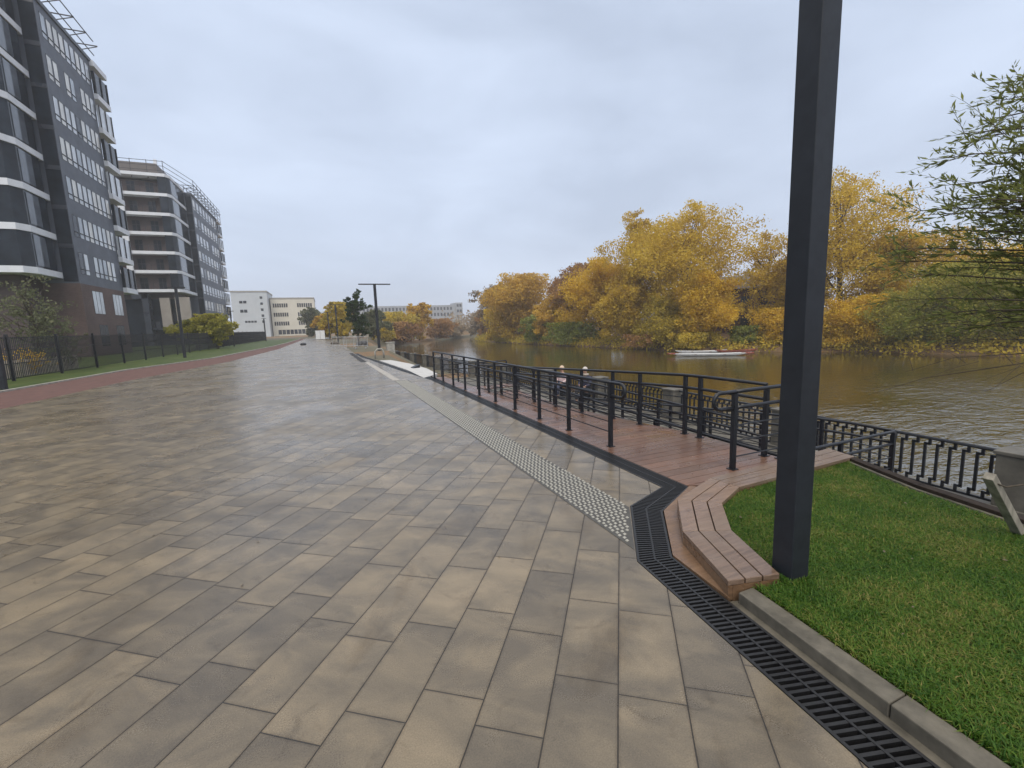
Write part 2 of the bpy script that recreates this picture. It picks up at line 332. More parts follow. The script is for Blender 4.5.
# far paving past the work site, and dark unfinished trench strip + pale strip
q=MB(); q.poly([(1.58,24.0,.004),(1.86,24.0,.004),(1.72,34.,.004),(1.46,34.,.004)]); tag(q.build('paving_trench',M['channel']),kind='structure')
q=MB(); q.poly([(1.9,14.6,.004),(2.14,14.6,.004),(1.96,23.8,.004),(1.74,23.8,.004)]); tag(q.build('paving_band',simple('pale_paving_band',(.33,.31,.28),.6,.15,4.)),kind='structure')
# ------------------------------------------------------------------ drain channel with cast iron grating
dr=thing('drain_channel','black cast iron slotted drain running between the paving and the decking','drain',(1.9,2.0,0))
qf=MB();qb=MB();qc=MB()
def lerp(a,b,t): return (a[0]+(b[0]-a[0])*t,a[1]+(b[1]-a[1])*t)
for i in range(len(drainL)-1):
    a,b,c,d=drainL[i],drainL[i+1],drainR[i],drainR[i+1]; far=i>=5
    qc.poly([(*a,-.09),(*b,-.09),(*d,-.09),(*c,-.09)])
    e=.012
    for p,q_ in (((a,c),(b,d)),):
        for t0,t1 in ((0.01,.075),(.475,.525),(.925,.99)):
            P=[lerp(*p,t0),lerp(*p,t1),lerp(*q_,t1),lerp(*q_,t0)]; qf.prism(P,-.03,.004)
    L=math.hypot(b[0]-a[0],b[1]-a[1]); n=max(1,int(L/(.034 if not far else .07)))
    for k in range(n):
        t0,t1=(k+.18)/n,(k+.62)/n
        for s0,s1 in ((.075,.475),(.525,.925)):
            pa0,pa1=lerp(a,b,t0),lerp(a,b,t1); pc0,pc1=lerp(c,d,t0),lerp(c,d,t1)
            qb.prism([lerp(pa0,pc0,s0),lerp(pa0,pc0,s1),lerp(pa1,pc1,s1),lerp(pa1,pc1,s0)],-.022,.002)
part(qc,'channel_floor',M['channel'],dr); part(qf,'frame',M['grate'],dr); part(qb,'grating',M['grate'],dr)
# lawn kerb beside the drain
q=MB(); kl=[(1.28+.24+.06,-4.),(2.05,.76),(2.215,1.755)]; kr=[(p[0]+.075,p[1]) for p in kl]
for j in range(8):
    pass
pts=[]; 
for k in range(7):
    t0,t1=k/7,(k+1)/7-.0008
    a0,a1=lerp((1.51,-4.),(2.15,1.75),t0),lerp((1.51,-4.),(2.15,1.75),t1)
    q.prism([a0,(a0[0]+.12,a0[1]),(a1[0]+.12,a1[1]),a1],-.1,.06)
tag(q.build('kerb',M['kerb'],bevel=.006),kind='structure')
q=MB(); q.poly([(1.5,-4.,-.008),(1.52,-4.,-.008),(2.2,1.75,-.008),(2.1,1.78,-.008)]); tag(q.build('kerb_bedding',M['kerb']),kind='structure')
# ------------------------------------------------------------------ tactile strip
q=MB(); q.prism([(1.985,2.505),(2.425,3.14),(2.36,14.5),(1.93,14.5)],-.05,.003,0)
yy=2.55; rowi=0
while yy<14.45:
    f=(yy-2.8)/11.7; xl=1.995-.065*f; xr=2.44-.08*f
    for k in range(9):
        x=xl+.028+k*.0485+(.012 if rowi%2 else 0); lim=2.56+(x-1.99)*1.436
        if yy<lim or x>xr-.015: continue
        w,l=.013,.017; a=[(x-w,yy-l),(x+w,yy-l*.6),(x+w,yy+l),(x-w,yy+l*.6)]; bq=[(x+(p-x)*.62,yy+(r_-yy)*.62) for p,r_ in a]
        k0=len(q.v); q.v+=[(*p,.003) for p in a]+[(*p,.0085) for p in bq]; q.face((k0+4,k0+5,k0+6,k0+7),1)
        for i in range(4): q.face((k0+i,k0+(i+1)%4,k0+4+(i+1)%4,k0+4+i),1)
    yy+=.047; rowi+=1
tag(q.build('tactile_strip',[simple('grey_tactile_tile',(.06,.057,.05),.5,.2,9.),simple('pale_tactile_stud',(.34,.33,.29),.4,.14,30.)]),'pale studded tactile strip laid along the paving by the drain','tactile strip')
# ------------------------------------------------------------------ decking
def planks(q,x0,x1,y0,y1,zf,pitch=.145,clipL=None,clipR=None):
    y=y0
    while y<y1-.02:
        w=min(pitch-.007,y1-y); a0=clipL(y) if clipL else x0; b0=clipR(y) if clipR else x1; a1=clipL(y+w) if clipL else x0; b1=clipR(y+w) if clipR else x1
        za,zb=zf(y),zf(y+w)
        q.hexa([(a0,y,za-.03),(b0,y,za-.03),(b1,y+w,zb-.03),(a1,y+w,zb-.03),(a0,y,za),(b0,y,za),(b1,y+w,zb),(a1,y+w,zb)])
        y+=pitch
dk=thing('timber_deck','wet red brown timber deck with plank lines beside the drain','deck',(4,8,0))
rz1=lambda y:-.055*max(0,min(y,14.6)-4.8)
q=MB(); planks(q,3.275,4.9,3.02,4.76,lambda y:0.,clipL=lambda y:3.275 if y>3.27 else 3.6); planks(q,3.275,3.62,4.762,14.6,lambda y:0.)
part(q,'deck_boards',M['deck'],dk)
q=MB(); planks(q,3.626,4.9,4.762,14.6,rz1); part(q,'ramp_flight',M['deck'],dk)
q=MB(); q.hexa([(3.6,4.8,-.6),(3.619,4.8,-.6),(3.619,14.6,-.6),(3.6,14.6,-.6),(3.6,4.8,-.034),(3.619,4.8,-.034),(3.619,14.6,-.034),(3.6,14.6,-.034)]); part(q,'edge_board',M['darkwood'],dk)
q=MB(); planks(q,3.626,6.25,14.61,15.4,lambda y:rz1(14.6)); part(q,'landing',M['deck'],dk)
rz2=lambda y:-.90+.25*(y-4.4)/(14.4-4.4) if y>4.4 else -.90
q=MB(); planks(q,4.99,6.2,3.3,14.4,rz2); part(q,'ramp_flight',M['deck'],dk)
rz3=lambda y:-.90-.80*(y-4.4)/(13.-4.4) if y>4.4 else -.90
q=MB(); planks(q,6.24,7.5,3.3,13.,rz3); part(q,'ramp_flight',M['deck'],dk)
q=MB(); q.hexa([(4.902,3.0,-1.6),(4.93,3.0,-1.6),(4.93,14.6,-1.6),(4.902,14.6,-1.6),(4.902,3.0,-.035),(4.93,3.0,-.035),(4.93,14.6,rz1(14.6)),(4.902,14.6,rz1(14.6))]); q.box((3.265,3.3,-.11),(3.275,15.4,-.002)); part(q,'edge_board',M['darkwood'],dk)
for y in (3.5,6,8.5,11,13.5):
    for x in (5.1,6.1): bxo('deck_support',M['darkwood'],dk,(x-.05,y-.05,-1.62),(x+.05,y+.05,rz2(y)-.032))
for y in (3.5,6,8.5):
    for x in (6.4,7.4): bxo('deck_support',M['darkwood'],dk,(x-.05,y-.05,-1.62),(x+.05,y+.05,rz3(y)-.032))
# lower terrace paving strip
q=MB(); 
tys=[-30,0,3.4,6.4,11.7,15,18.3,24,27]
for a,b in zip(tys,tys[1:]): q.prism([(4.95 if a<15 else interp(EDGE,a)+2.8,a),(interp(SHORE,a)-.02,a),(interp(SHORE,b)-.02,b),(4.95 if b<=15 else interp(EDGE,b)+2.8,b)],-1.66,-1.58)
tag(q.build('lower_terrace',M['dconcrete']),kind='structure')
# ------------------------------------------------------------------ low timber border around the lawn corner
ZB=.11
bf=[(2.12,1.80),(2.35,2.41),(2.75,2.89),(3.42,3.15),(5.38,3.23)]
bb=[(2.47,1.715),(2.69,2.26),(3.03,2.65),(3.46,2.84),(5.30,2.90)]
bd=thing('timber_border','low three plank timber border bending round the lawn corner','border',(2.7,2.6,0))
for i in range(3):
    q=MB()
    for k in range(4):
        t0,t1=i/3+.012,(i+1)/3-.012
        A0,A1=lerp(bf[k],bb[k],t0),lerp(bf[k],bb[k],t1); B0,B1=lerp(bf[k+1],bb[k+1],t0),lerp(bf[k+1],bb[k+1],t1)
        e=.002
        A0,B0=lerp(A0,B0,e),lerp(A0,B0,1-e); A1,B1=lerp(A1,B1,e),lerp(A1,B1,1-e)
        q.prism([A0,A1,B1,B0],ZB-.035,ZB)
    part(q,'plank',M['border'],bd,bevel=.004)
def inset(P,Q,t): return [lerp(a,b,t) for a,b in zip(P,Q)]
q=MB(); o=inset(bf,bb,.015); i_=inset(bf,bb,.10)
for k in range(4): q.prism([o[k],i_[k],i_[k+1],o[k+1]],-.02,ZB-.037)
part(q,'front_fascia',M['fascia'],bd)
q=MB(); o=inset(bf,bb,.90); i_=inset(bf,bb,.985)
for k in range(4): q.prism([o[k],i_[k],i_[k+1],o[k+1]],-.05,ZB-.037)
part(q,'back_fascia',M['fascia'],bd)
q=MB(); a,b=lerp(bf[0],bb[0],.105),lerp(bf[0],bb[0],.895); a2,b2=lerp(bf[1],bb[1],.105),lerp(bf[1],bb[1],.895); a2,b2=lerp(a,a2,.05),lerp(b,b2,.05); q.prism([a,b,b2,a2],-.05,ZB-.037); part(q,'end_fascia',M['fascia'],bd)
# ground boards between drain and border
q=MB(); dRk=[(2.115,1.77),(2.17,2.31),(2.635,2.925),(3.262,3.262)]
for k in range(3):
    q.prism([dRk[k],lerp(bf[k],bb[k],.012),lerp(bf[k+1],bb[k+1],.012),dRk[k+1]],-.05,.012)
part(q,'toe_board',M['fascia'],bd)
# dark timber rail along the lawn's river edge
q=MB(); le=[(5.40,3.05),(5.30,2.86),(5.0,2.15),(4.86,1.55),(4.55,0.),(4.2,-4.)]
for k in range(len(le)-1):
    a,b=le[k],le[k+1]; q.prism([(a[0]-.1,a[1]),(a[0],a[1]),(b[0],b[1]),(b[0]-.1,b[1])],-.15,.10)
tag(q.build('timber_edging',M['darkwood'],bevel=.006),'dark wet timber edging along the river side of the lawn','edging')
q=MB()
for k in range(len(le)-1):
    a,b=le[k],le[k+1]; q.prism([(a[0]-.14,a[1]),(a[0]-.104,a[1]),(b[0]-.104,b[1]),(b[0]-.14,b[1])],-.15,.07)
tag(q.build('lawn_kerb',M['kerb']),kind='structure')
# ------------------------------------------------------------------ near lawn: turf sheet + blades
lawn=[(1.62,-4.),(2.285,1.74),(2.46,1.69)]+[lerp(a,b,1.01) for a,b in zip(bf[1:4],bb[1:4])]+[(5.20,2.92),(5.12,2.84),(4.83,2.15),(4.69,1.55),(4.38,0.),(4.03,-4.)]
q=MB(); q.prism(lawn,-.1,.045); tag(q.build('lawn',M['turf']),kind='structure')
def inside(P,poly):
    x,y=P[:,0],P[:,1]; c=np.zeros(len(P),bool); n=len(poly); j=n-1
    for i in range(n):
        xi,yi=poly[i];xj,yj=poly[j]
        k=((yi>y)!=(yj>y))&(x<(xj-xi)*(y-yi)/(yj-yi+1e-12)+xi); c^=k; j=i
    return c
def blades(name,poly,n,h0,h1,w,zb,lab=None):
    P=np.array(poly); lo,hi=P.min(0),P.max(0); pts=NR.uniform(lo,hi,(n,2)); pts=pts[inside(pts,poly)]; n=len(pts)
    nzv=NR.normal(0,.22,n); patch=.5+nzv*.5+.25*np.sin(pts[:,0]*2.1+1)*np.cos(pts[:,1]*2.7)+.25*np.sin(pts[:,0]*5.3+pts[:,1]*4.1)
    h=NR.uniform(h0,h1,n)*(0.8+.4*patch); a=NR.uniform(0,6.283,n); le=NR.uniform(.3,1.5,n)*h; ww=NR.uniform(.7,1.3,n)*w
    d=np.stack([np.cos(a),np.sin(a)],1); s=np.stack([-d[:,1],d[:,0]],1)
    V=np.zeros((n,5,3))
    V[:,0,:2]=pts-s*ww[:,None]; V[:,1,:2]=pts+s*ww[:,None]
    mid=pts+d*(le*.35)[:,None]; V[:,2,:2]=mid+s*ww[:,None]*.75; V[:,3,:2]=mid-s*ww[:,None]*.75; V[:,4,:2]=pts+d*le[:,None]
    V[:,:2,2]=zb-.004; V[:,2:4,2]=(zb+h*.55)[:,None]; V[:,4,2]=zb+h*np.clip(1-.35*(le/h),.3,1)
    me=bpy.data.meshes.new(name); b=np.arange(n)*5
    quads=np.stack([b,b+1,b+2,b+3],1); tris=np.stack([b+3,b+2,b+4],1)
    loops=np.concatenate([quads.ravel(),tris.ravel()]); me.vertices.add(n*5); me.vertices.foreach_set('co',V.ravel())
    me.loops.add(len(loops)); me.loops.foreach_set('vertex_index',loops)
    me.polygons.add(2*n); me.polygons.foreach_set('loop_start',np.concatenate([np.arange(n)*4,4*n+np.arange(n)*3])); me.polygons.foreach_set('loop_total',np.concatenate([np.full(n,4),np.full(n,3)]))
    me.update(calc_edges=True)
    tint=np.repeat(np.clip(NR.normal(.5,.33,n),-.3,1.4),5); at_=me.attributes.new('tint','FLOAT','POINT'); at_.data.foreach_set('value',tint.astype(np.float32))
    me.materials.append(M['blade']); o=bpy.data.objects.new(name,me); COL.objects.link(o); tag(o,lab,'grass',kind='stuff'); return o
LB='short green grass blades covering the lawn beside the dark pole'
# one object: near dense part and sparser part behind the camera
g1=blades('grass',[p for p in lawn if p[1]>0]+[(4.38,0.),(2.09,.05)] if False else [(2.13,.35)]+lawn[1:-2]+[(4.46,.35)],260000,.018,.055,.0025,.045,LB)
# ------------------------------------------------------------------ railings
def arc(c,u,v,r,a0,a1,n=6): return [Vector(c)+Vector(u)*r*math.cos(a0+(a1-a0)*i/n)+Vector(v)*r*math.sin(a0+(a1-a0)*i/n) for i in range(n+1)]
def railing(label,line,posts,H=.88,end0=False,end1=False,bars=(.2,.34,.5),double=False):
    """line(s)->Vector base point; posts: list of s values"""
    base=line(posts[0]); th=thing('ramp_railing',label,'railing',base)
    for s in posts:
        q=MB(); b=line(s)
        q.box((b.x-.024,b.y-.024,b.z),(b.x+.024,b.y+.024,b.z+H-.02)); q.box((b.x-.045,b.y-.045,b.z),(b.x+.045,b.y+.045,b.z+.008)); 
        part(q,'post',M['steel'],th)
    d=(line(posts[-1])-line(posts[0])).normalized(); up=Vector((0,0,1))
    n=max(2,len(posts)); ss=[posts[0]+(posts[-1]-posts[0])*i/(n*2) for i in range(n*2+1)]
    top=[line(s)+up*H for s in ss]; mid=[line(s)+up*(H-.18) for s in ss]; q=MB()
    r=.09
    if end1:
        e=top[-1]+d*.22-up*r; top=top+arc(e,d,up,r,math.pi/2,-math.pi/2)+[mid[-1]]
        q.tube(top,.022,8)
    else: q.tube(top,.022,8)
    if end0:
        e=line(posts[0])+up*(H-r)-d*.22; pts=[line(posts[0])+up*H]+arc(e,-d,up,r,math.pi/2,-math.pi/2)+[line(posts[0])+up*(H-.18)]; q.tube(pts,.022,8)
    part(q,'handrail',M['steel'],th,smooth=True)
    q=MB(); q.tube(mid,.021,8); part(q,'lower_handrail',M['steel'],th,smooth=True)
    for h in bars:
        q=MB(); q.tube([line(s)+up*h for s in ss],.0085,5); part(q,'bar',M['steel'],th)
    return th
pys=[4.87,5.95,6.95,8.0,9.05,10.1,11.2,12.3,13.4,14.5]
railing('dark steel railing between the drain and the red deck',lambda s:Vector((3.45-.022*(s-5),s,0)),pys,end0=True)
railing('dark steel railing along the inner edge of the red deck',lambda s:Vector((4.80-.012*(s-4),s,rz1(s))),[3.62,4.62,4.9,5.9,6.65,7.7,8.8,9.9,11,12.1,13.2,14.3],bars=(.09,.2,.31,.42,.55))
railing('short dark handrail with a looped end at the deck edge behind the border',lambda s:Vector((s,3.45,0)),[4.08,4.86],end0=True,bars=(.14,.32,.5))
railing('steep handrail on the deck side of the sloping ramp',lambda s:Vector((5.02,s,rz2(s))),[3.5,4.6,5.8,7,8.2,9.4,10.6,11.8,13,14.2],bars=(.08,.18,.28,.38,.48,.58))
railing('steel railing between the two sloping ramp flights',lambda s:Vector((6.22,s,rz2(s))),[4.7,5.9,7.1,8.3,9.5,10.7,11.9,13.1,14.3],bars=(.08,.18,.28,.38,.48,.58))
railing('steel railing on the river side of the lower ramp flight',lambda s:Vector((7.46,s,rz3(s))),[3.6,4.6,5.7,6.9,8.1,9.3,10.5,11.7,12.9],bars=(.08,.18,.28,.38,.48,.58))
railing('short handrail closing the near end of the lower ramp',lambda s:Vector((s,3.57,-.90)),[5.1,6.2,7.4])
railing('dark steel railing closing the far end of the deck landing',lambda s:Vector((s,15.36,rz1(14.6))),[3.7,4.3,5.3,6.2])
# ------------------------------------------------------------------ river railing with concrete pillars
rr=thing('river_railing','black key pattern river railing between square concrete pillars','railing',(10.05,3.4,-1.6))
st=[]; y=3.08-4.05*2
while y<49:
    st.append(y); y+=4.05 if y<24 else 3.1
ZT=-.6
for i,y in enumerate(st):
    x=interp(RAIL,y); q=MB(); w=.25
    q.box((x-w,y-w,-1.7),(x+w,y+w,ZT-.045)); q.box((x-w-.03,y-w-.03,ZT-.045),(x+w+.03,y+w+.03,ZT+.015)); q.box((x-w-.04,y-w-.04,-1.7),(x+w+.04,y+w+.04,-1.5))
    part(q,'pillar',M['dconcrete'],rr,bevel=.012)
    if i+1<len(st):
        y2=st[i+1]; x2=interp(RAIL,y2); a=Vector((x,y,0)); b=Vector((x2,y2,0)); d=(b-a).normalized(); p0=a+d*.29; L=(b-a).length-.58; q=MB()
        zt,zb=ZT-.05,-1.52
        def B(s0,z0,s1,z1,t=.042):
            P=p0+d*s0;Q=p0+d*s1; q.beam((P.x,P.y,z0),(Q.x,Q.y,z1),.03,t,up=(0,0,1) if abs(z0-z1)<.01 else d)
        q.tube([(p0.x,p0.y,zt),( (p0+d*L).x,(p0+d*L).y,zt)],.032,8); B(0,zb,L,zb,.04)
        n=int(L/.18); pt=L/n; j=.11
        for k in range(n):
            s=(k+.5)*pt; sl_,sr_=s+pt*.36,s-pt*.36
            B(sr_,zt,sr_,zt-j-.02); B(sr_-.02,zt-j,s+.02,zt-j); B(s,zt-j+.02,s,zb+j-.02); B(s-.02,zb+j,sl_+.02,zb+j); B(sl_,zb+j+.02,sl_,zb)
        part(q,'panel',M['steel'],rr)
# ------------------------------------------------------------------ lamp posts
def lamp(label,x,y,h,w,ang=0.,z0=0.,tee=1.2,teeang=0.):
    th=thing('street_lamp',label,'street lamp',(x,y,z0),'slim dark lamp posts along the promenade')
    c,s=math.cos(ang),math.sin(ang); hw=w/2
    q=MB(); q.prism([(x+c*a-s*b,y+s*a+c*b) for a,b in ((-hw,-hw),(hw,-hw),(hw,hw),(-hw,hw))],z0-.1,z0+h); part(q,'pole',M['pole'],th,bevel=.004)
    q=MB(); c,s=math.cos(teeang),math.sin(teeang); hh=.06; q.prism([(x+c*a-s*b,y+s*a+c*b) for a,b in ((-tee,-hh),(tee,-hh),(tee,hh),(-tee,hh))],z0+h+.002,z0+h+.08); part(q,'lamp_head',M['pole'],th)
    q=MB(); q.prism([(x+c*a-s*b,y+s*a+c*b) for a,b in ((-tee+.1,-hh*.6),(-.15,-hh*.6),(-.15,hh*.6),(-tee+.1,hh*.6))],z0+h-.006,z0+h+.001); q.prism([(x+c*a-s*b,y+s*a+c*b) for a,b in ((.15,-hh*.6),(tee-.1,-hh*.6),(tee-.1,hh*.6),(.15,hh*.6))],z0+h-.006,z0+h+.001)
    part(q,'diffuser',M['white'],th)
    return th
a=rad(-5); s_=.14
cx=2.52+s_/2*(math.cos(a)-math.sin(a)); cy=1.68+s_/2*(math.sin(a)+math.cos(a))
lamp('thick dark square lamp pole standing in the lawn beside the timber border',cx,cy,5.3,s_,a)
lamp('slim T topped lamp post on the bare bank past the white sheet',3.86,36.5,5.15,.2,0,-.05)
lamp('slim lamp post in front of the second apartment block\'s entrance',-9.95,40.4,5.2,.17,0,0,.6)
lamp('dark lamp post cut by the picture edge beside the picket fence',-10.62,21.2,5.2,.15,0,0,.6)
lamp('small T topped lamp post before the yellow green tree',1.62,68.,5.2,.2,0,0,1.1)
lamp('farthest thin lamp post left of the dark poplar',.72,92.,5.1,.2,0,0,.8)
lamp('thin lamp post on the lawn in front of the pale grey block',-10.95,100,4.4,.2,0,0,.4)
lamp('thin lamp post by the fence in front of the second block',-11.3,68.5,4.6,.14,0,0,.4)
# ------------------------------------------------------------------ trees
def noise3(p,k): return math.sin(p[0]*k+1.3)*math.sin(p[1]*k*1.1+.7)*math.sin(p[2]*k*.9+2.1)
def leafmesh(C,size,ar,dirs=None,tint=None):
    """C (n,3) centres -> quads with random orientation (bent diamonds)"""
    n=len(C); a=NR.normal(size=(n,3)) if dirs is None else dirs; a/=np.linalg.norm(a,axis=1)[:,None]
    b=NR.normal(size=(n,3)); b-=a*(a*b).sum(1)[:,None]; b/=np.linalg.norm(b,axis=1)[:,None]
    L=(size*NR.uniform(.6,1.35,n))[:,None]; V=np.stack([C-a*L/2,C+b*L*ar/2,C+a*L/2,C-b*L*ar/2],1)
    return V
def fastquads(name,V,tint,mat,parent):
    n=len(V); off=Vector((0,0,0)); P=parent
    while P is not None: off+=P.location; P=P.parent
    V=V-np.array(off)[None,None,:]
    me=bpy.data.meshes.new(name); me.vertices.add(n*4); me.vertices.foreach_set('co',V.ravel()); me.loops.add(n*4); me.loops.foreach_set('vertex_index',np.arange(n*4))
    me.polygons.add(n); me.polygons.foreach_set('loop_start',np.arange(n)*4); me.polygons.foreach_set('loop_total',np.full(n,4)); me.update(calc_edges=True)
    at_=me.attributes.new('tint','FLOAT','POINT'); at_.data.foreach_set('value',np.repeat(np.clip(tint,0,1),4).astype(np.float32))
    me.materials.append(mat); o=bpy.data.objects.new(name,me); COL.objects.link(o)
    if parent is not None: o.parent=parent
    return o
def tree(name,label,cat,x,y,z,h,w,kind,n,leaf=.24,low=.08,top=.5,airy=0.,group=None,limbs=9,seed=None,depth=1.,tone=0.):
    """crown: many leafy sprays at branch ends spread through an uneven volume"""
    rg=random.Random(seed if seed is not None else R.random())
    th=thing(name,label,cat,(x,y,z),group); tr=MB(); ends=[]
    lean=Vector((rg.uniform(-.05,.05),rg.uniform(-.05,.05),1))
    stem=[Vector((x,y,z-.15))+lean*(h*t) for t in (0,.15,.35,.6,.85)]; 
    for i in range(1,5): stem[i]+=Vector((rg.uniform(-1,1),rg.uniform(-1,1),0))*h*.012
    r0=.014*h+.03; tr.tube(stem,[r0*1.2,r0,r0*.8,r0*.5,r0*.15],7)
    lobes=[]
    nl=limbs
    for i in range(nl):
        t=low+(1-low)*((i+.5)/nl)**.8*.92+rg.uniform(-.03,.03); az=i*2.4+rg.uniform(-.5,.5)
        prof=math.sin(math.pi*min(1,max(0.06,(t-low)/(1-low)))**(math.log(.5)/math.log(top)))**.55
        rr_=w/2*prof*rg.uniform(.62,1.05); bz=max(.06,t-.22*rg.uniform(.5,1.1))
        b=Vector((x,y,z))+lean*(h*bz*.95); e=Vector((x+math.cos(az)*rr_*.72,y+math.sin(az)*rr_*.72*depth,z+h*min(.93,t)))
        m1=b.lerp(e,.5)+Vector((0,0,-.03*h)); tr.tube([b,m1,e],[r0*.42,r0*.28,r0*.08],5)
        lobes.append((e,rr_*.62+.07*w))
        for k in range(3):
            e2=e+Vector((rg.gauss(0,1),rg.gauss(0,1)*depth,rg.gauss(0,.8)))*(.16*w*prof+.1); m2=m1.lerp(e2,.6); tr.tube([m1,m2,e2],[r0*.2,r0*.13,r0*.04],4); lobes.append((e2,rr_*.42+.06*w))
    lobes.append((Vector((x,y,z+h*.88))+Vector((rg.uniform(-.08,.08)*w,0,0)),w*.16)); lobes.append((Vector((x,y,z+h*.62)),w*.27)); lobes.append((Vector((x,y,z+h*.42)),w*.27)); lobes.append((Vector((x,y,z+h*.22)),w*.2))
    part(tr,'trunk',M['bark'],th)
    tot=sum(r**2 for _,r in lobes); Cs=[];Ts=[]
    for c,r in lobes:
        k=max(8,int(n*r*r/tot)); ns=max(4,int(k/42))
        # sprays on a shell of the lobe, leaves gaussian round each spray
        d=NR.normal(size=(ns,3)); d/=np.linalg.norm(d,axis=1)[:,None]; sp=np.array(c)+d*np.array([1,depth,.85])*r*NR.uniform(.4,1.0,(ns,1)); 
        idx=NR.randint(0,ns,k); sg=r*(.19 if airy else .22)
        P=sp[idx]+np.clip(NR.normal(size=(k,3)),-1.6,1.6)*sg*np.array([1,1,.75]); tl=NR.normal(.5+tone,.14); ts=NR.normal(0,.13,ns); Cs.append(P); Ts.append(tl+ts[idx]+NR.normal(0,.1,k))
    C=np.concatenate(Cs);T=np.concatenate(Ts); ok=(C[:,2]>z+.1)&(C[:,2]<z+h*1.01)
    if airy: ok&=NR.uniform(size=len(C))>airy
    C,T=C[ok],T[ok]
    fastquads('crown',leafmesh(C,leaf,.62),T,LF[kind],th)
    return th
def on_bank(px,off):
    r=ray(px,345); L=math.hypot(r[0],r[1]); dx,dy=r[0]/L,r[1]/L; s=20.
    while s<400 and dx*s<interp(FARL,dy*s): s+=.25
    s+=off; return dx*s,dy*s
def bank_tree(px,toppy,wpx,off,kind,label,cat='tree',name='tree',n=None,**kw):
    x,y=on_bank(px,off); d=(dot((x,y,0),(XA[2],YA[2],UP[2]))); z=-2.3+min(off,8)*.16; tp=at(px,toppy,y=y); h=tp.z-z; w=wpx*d/F*1.08
    n=n or int(min(32000,max(4000,12*wpx*h*F/d)))
    lf=max(.15,min(.5,d*.0043)); return tree(name,label,cat,x,y,z,h,w,kind,n,leaf=kw.pop('leaf',lf),group='autumn trees on the far bank',**kw)
BT=[(497,281,30,7,'bare','thin grey half bare tree at the far end of the opposite bank',dict(airy=.45)),
(520,276,46,5,'orange','orange yellow tree next to the thin grey half bare one',{}),
(507,302,36,2,'gold','low golden tree hanging over the water below the grey half bare one',{}),
(556,293,34,3.5,'orange','orange tree between the two low green bushes',{}),
(576,261,42,10,'rust','rusty brown thinning tree rising behind the bright yellow crown',dict(airy=.35)),
(600,256,52,5,'yellow','yellow crowned tree left of the biggest golden tree',{}),
(640,213,54,6,'gold','tall golden tree forming the left shoulder of the biggest crown',dict(limbs=13)),
(684,204,80,4.5,'gold','biggest golden tree on the opposite bank, broad and full to the water',dict(limbs=16,n=46000)),
(628,284,40,1.8,'gold','golden tree leaning over the water below the tall golden ones',{}),
(703,272,44,2.2,'yellow','bright yellow lower tree on the right skirt of the biggest crown',{}),
(664,296,44,1.6,'mixed','dull olive gold tree at the foot of the biggest golden crown',{}),
(762,230,50,11,'gold','sparse golden tree with bare branches before the dark brick house',dict(airy=.6,limbs=12)),
(800,244,44,9,'gold','golden tree mostly hidden behind the dark lamp pole',{}),
(838,160,74,6,'gold','tallest golden tree just right of the dark lamp pole',dict(limbs=15,tone=.03)),
(882,226,58,7,'gold','golden tree between the tallest golden tree and the willow leaves',{}),
(938,230,90,12,'gold','wide rounded golden tree behind the willow leaves',dict(limbs=13)),
(1006,244,90,10,'gold','golden tree at the picture edge behind the willow branches',{}),
(952,262,92,2.6,'olive','wide olive green tree low over the water behind the willow',dict(limbs=12)),
(1032,256,84,3,'olive','yellow green tree over the water at the picture edge',{}),
(912,286,50,1.8,'olive','small olive tree by the water left of the wide olive one',{}),
(1100,240,110,5,'mixed','turning tree beyond the picture edge on the far bank',{})]
for i,(px,tp,w,off,kd,lab,kw) in enumerate(BT): bank_tree(px,tp,w,off,kd,lab,seed=100+i,**kw)
BS=[(541,313,26,1.2,'green','round grey green bush at the water left of the orange tree'),
(577,322,40,1.2,'green','low wide green bush at the water right of the orange tree'),
(745,326,32,3.0,'green','low bright green bush above the moored boats'),
(781,308,44,2.2,'yellow','bright yellow bush right of the moored boats'),
(858,296,58,1.1,'yellow','bright yellow bush by the water right of the pole'),
(700,332,40,1.2,'mixed','low brownish bush behind the left ends of the boats'),
(650,334,40,1.0,'rust','dark brown thicket at the foot of the biggest golden tree'),
(822,312,40,1.4,'gold','low golden bush right behind the lamp pole')]
for i,(px,tp,w,off,kd,lab) in enumerate(BS): bank_tree(px,tp,w,off,kd,lab,'bush','bush',seed=300+i,low=.02,limbs=8,top=.45)
# trees on the near side, far along the promenade
def px_tree(px,toppy,wpx,y,kind,label,zb=-.1,name='tree',**kw):
    tp=at(px,toppy,y=y); d=dot((tp.x,y,0),(XA[2],YA[2],UP[2])); h=tp.z-zb; w=wpx*d/F*1.05
    return tree(name,label,kw.pop('cat','tree'),tp.x,y,zb,h,w,kind,kw.pop('n',int(min(18000,max(3000,12*wpx*h*F/d)))),leaf=kw.pop('leaf',max(.1,d*.0045)),**kw)
px_tree(354,289,17,70,'dgreen','dark green narrow poplar behind the steel barriers',limbs=12,low=.05,top=.42,seed=1,n=6000)
px_tree(337,302,26,96,'mixed','yellow green tree left of the dark poplar',seed=2)
px_tree(322,314,18,100,'orange','small orange tree between the far lamp posts',seed=5,low=.05)
px_tree(313,308,22,150,'sage','hazy grey green tree in front of the cream building',seed=3)
px_tree(372,310,22,92,'sage','pale grey green tree right of the dark poplar',seed=4,low=.03)
px_tree(394,312,34,118,'mixed','hazy yellow brown tree beyond the T topped lamp post',zb=-1.8,seed=6,low=.03)
px_tree(417,303,24,122,'orange','taller hazy orange tree before the long grey factory',zb=-1.8,seed=7,low=.03)
px_tree(402,322,30,113,'rust','low brownish thicket at the waterside below the orange trees',zb=-2,seed=8,low=.0)
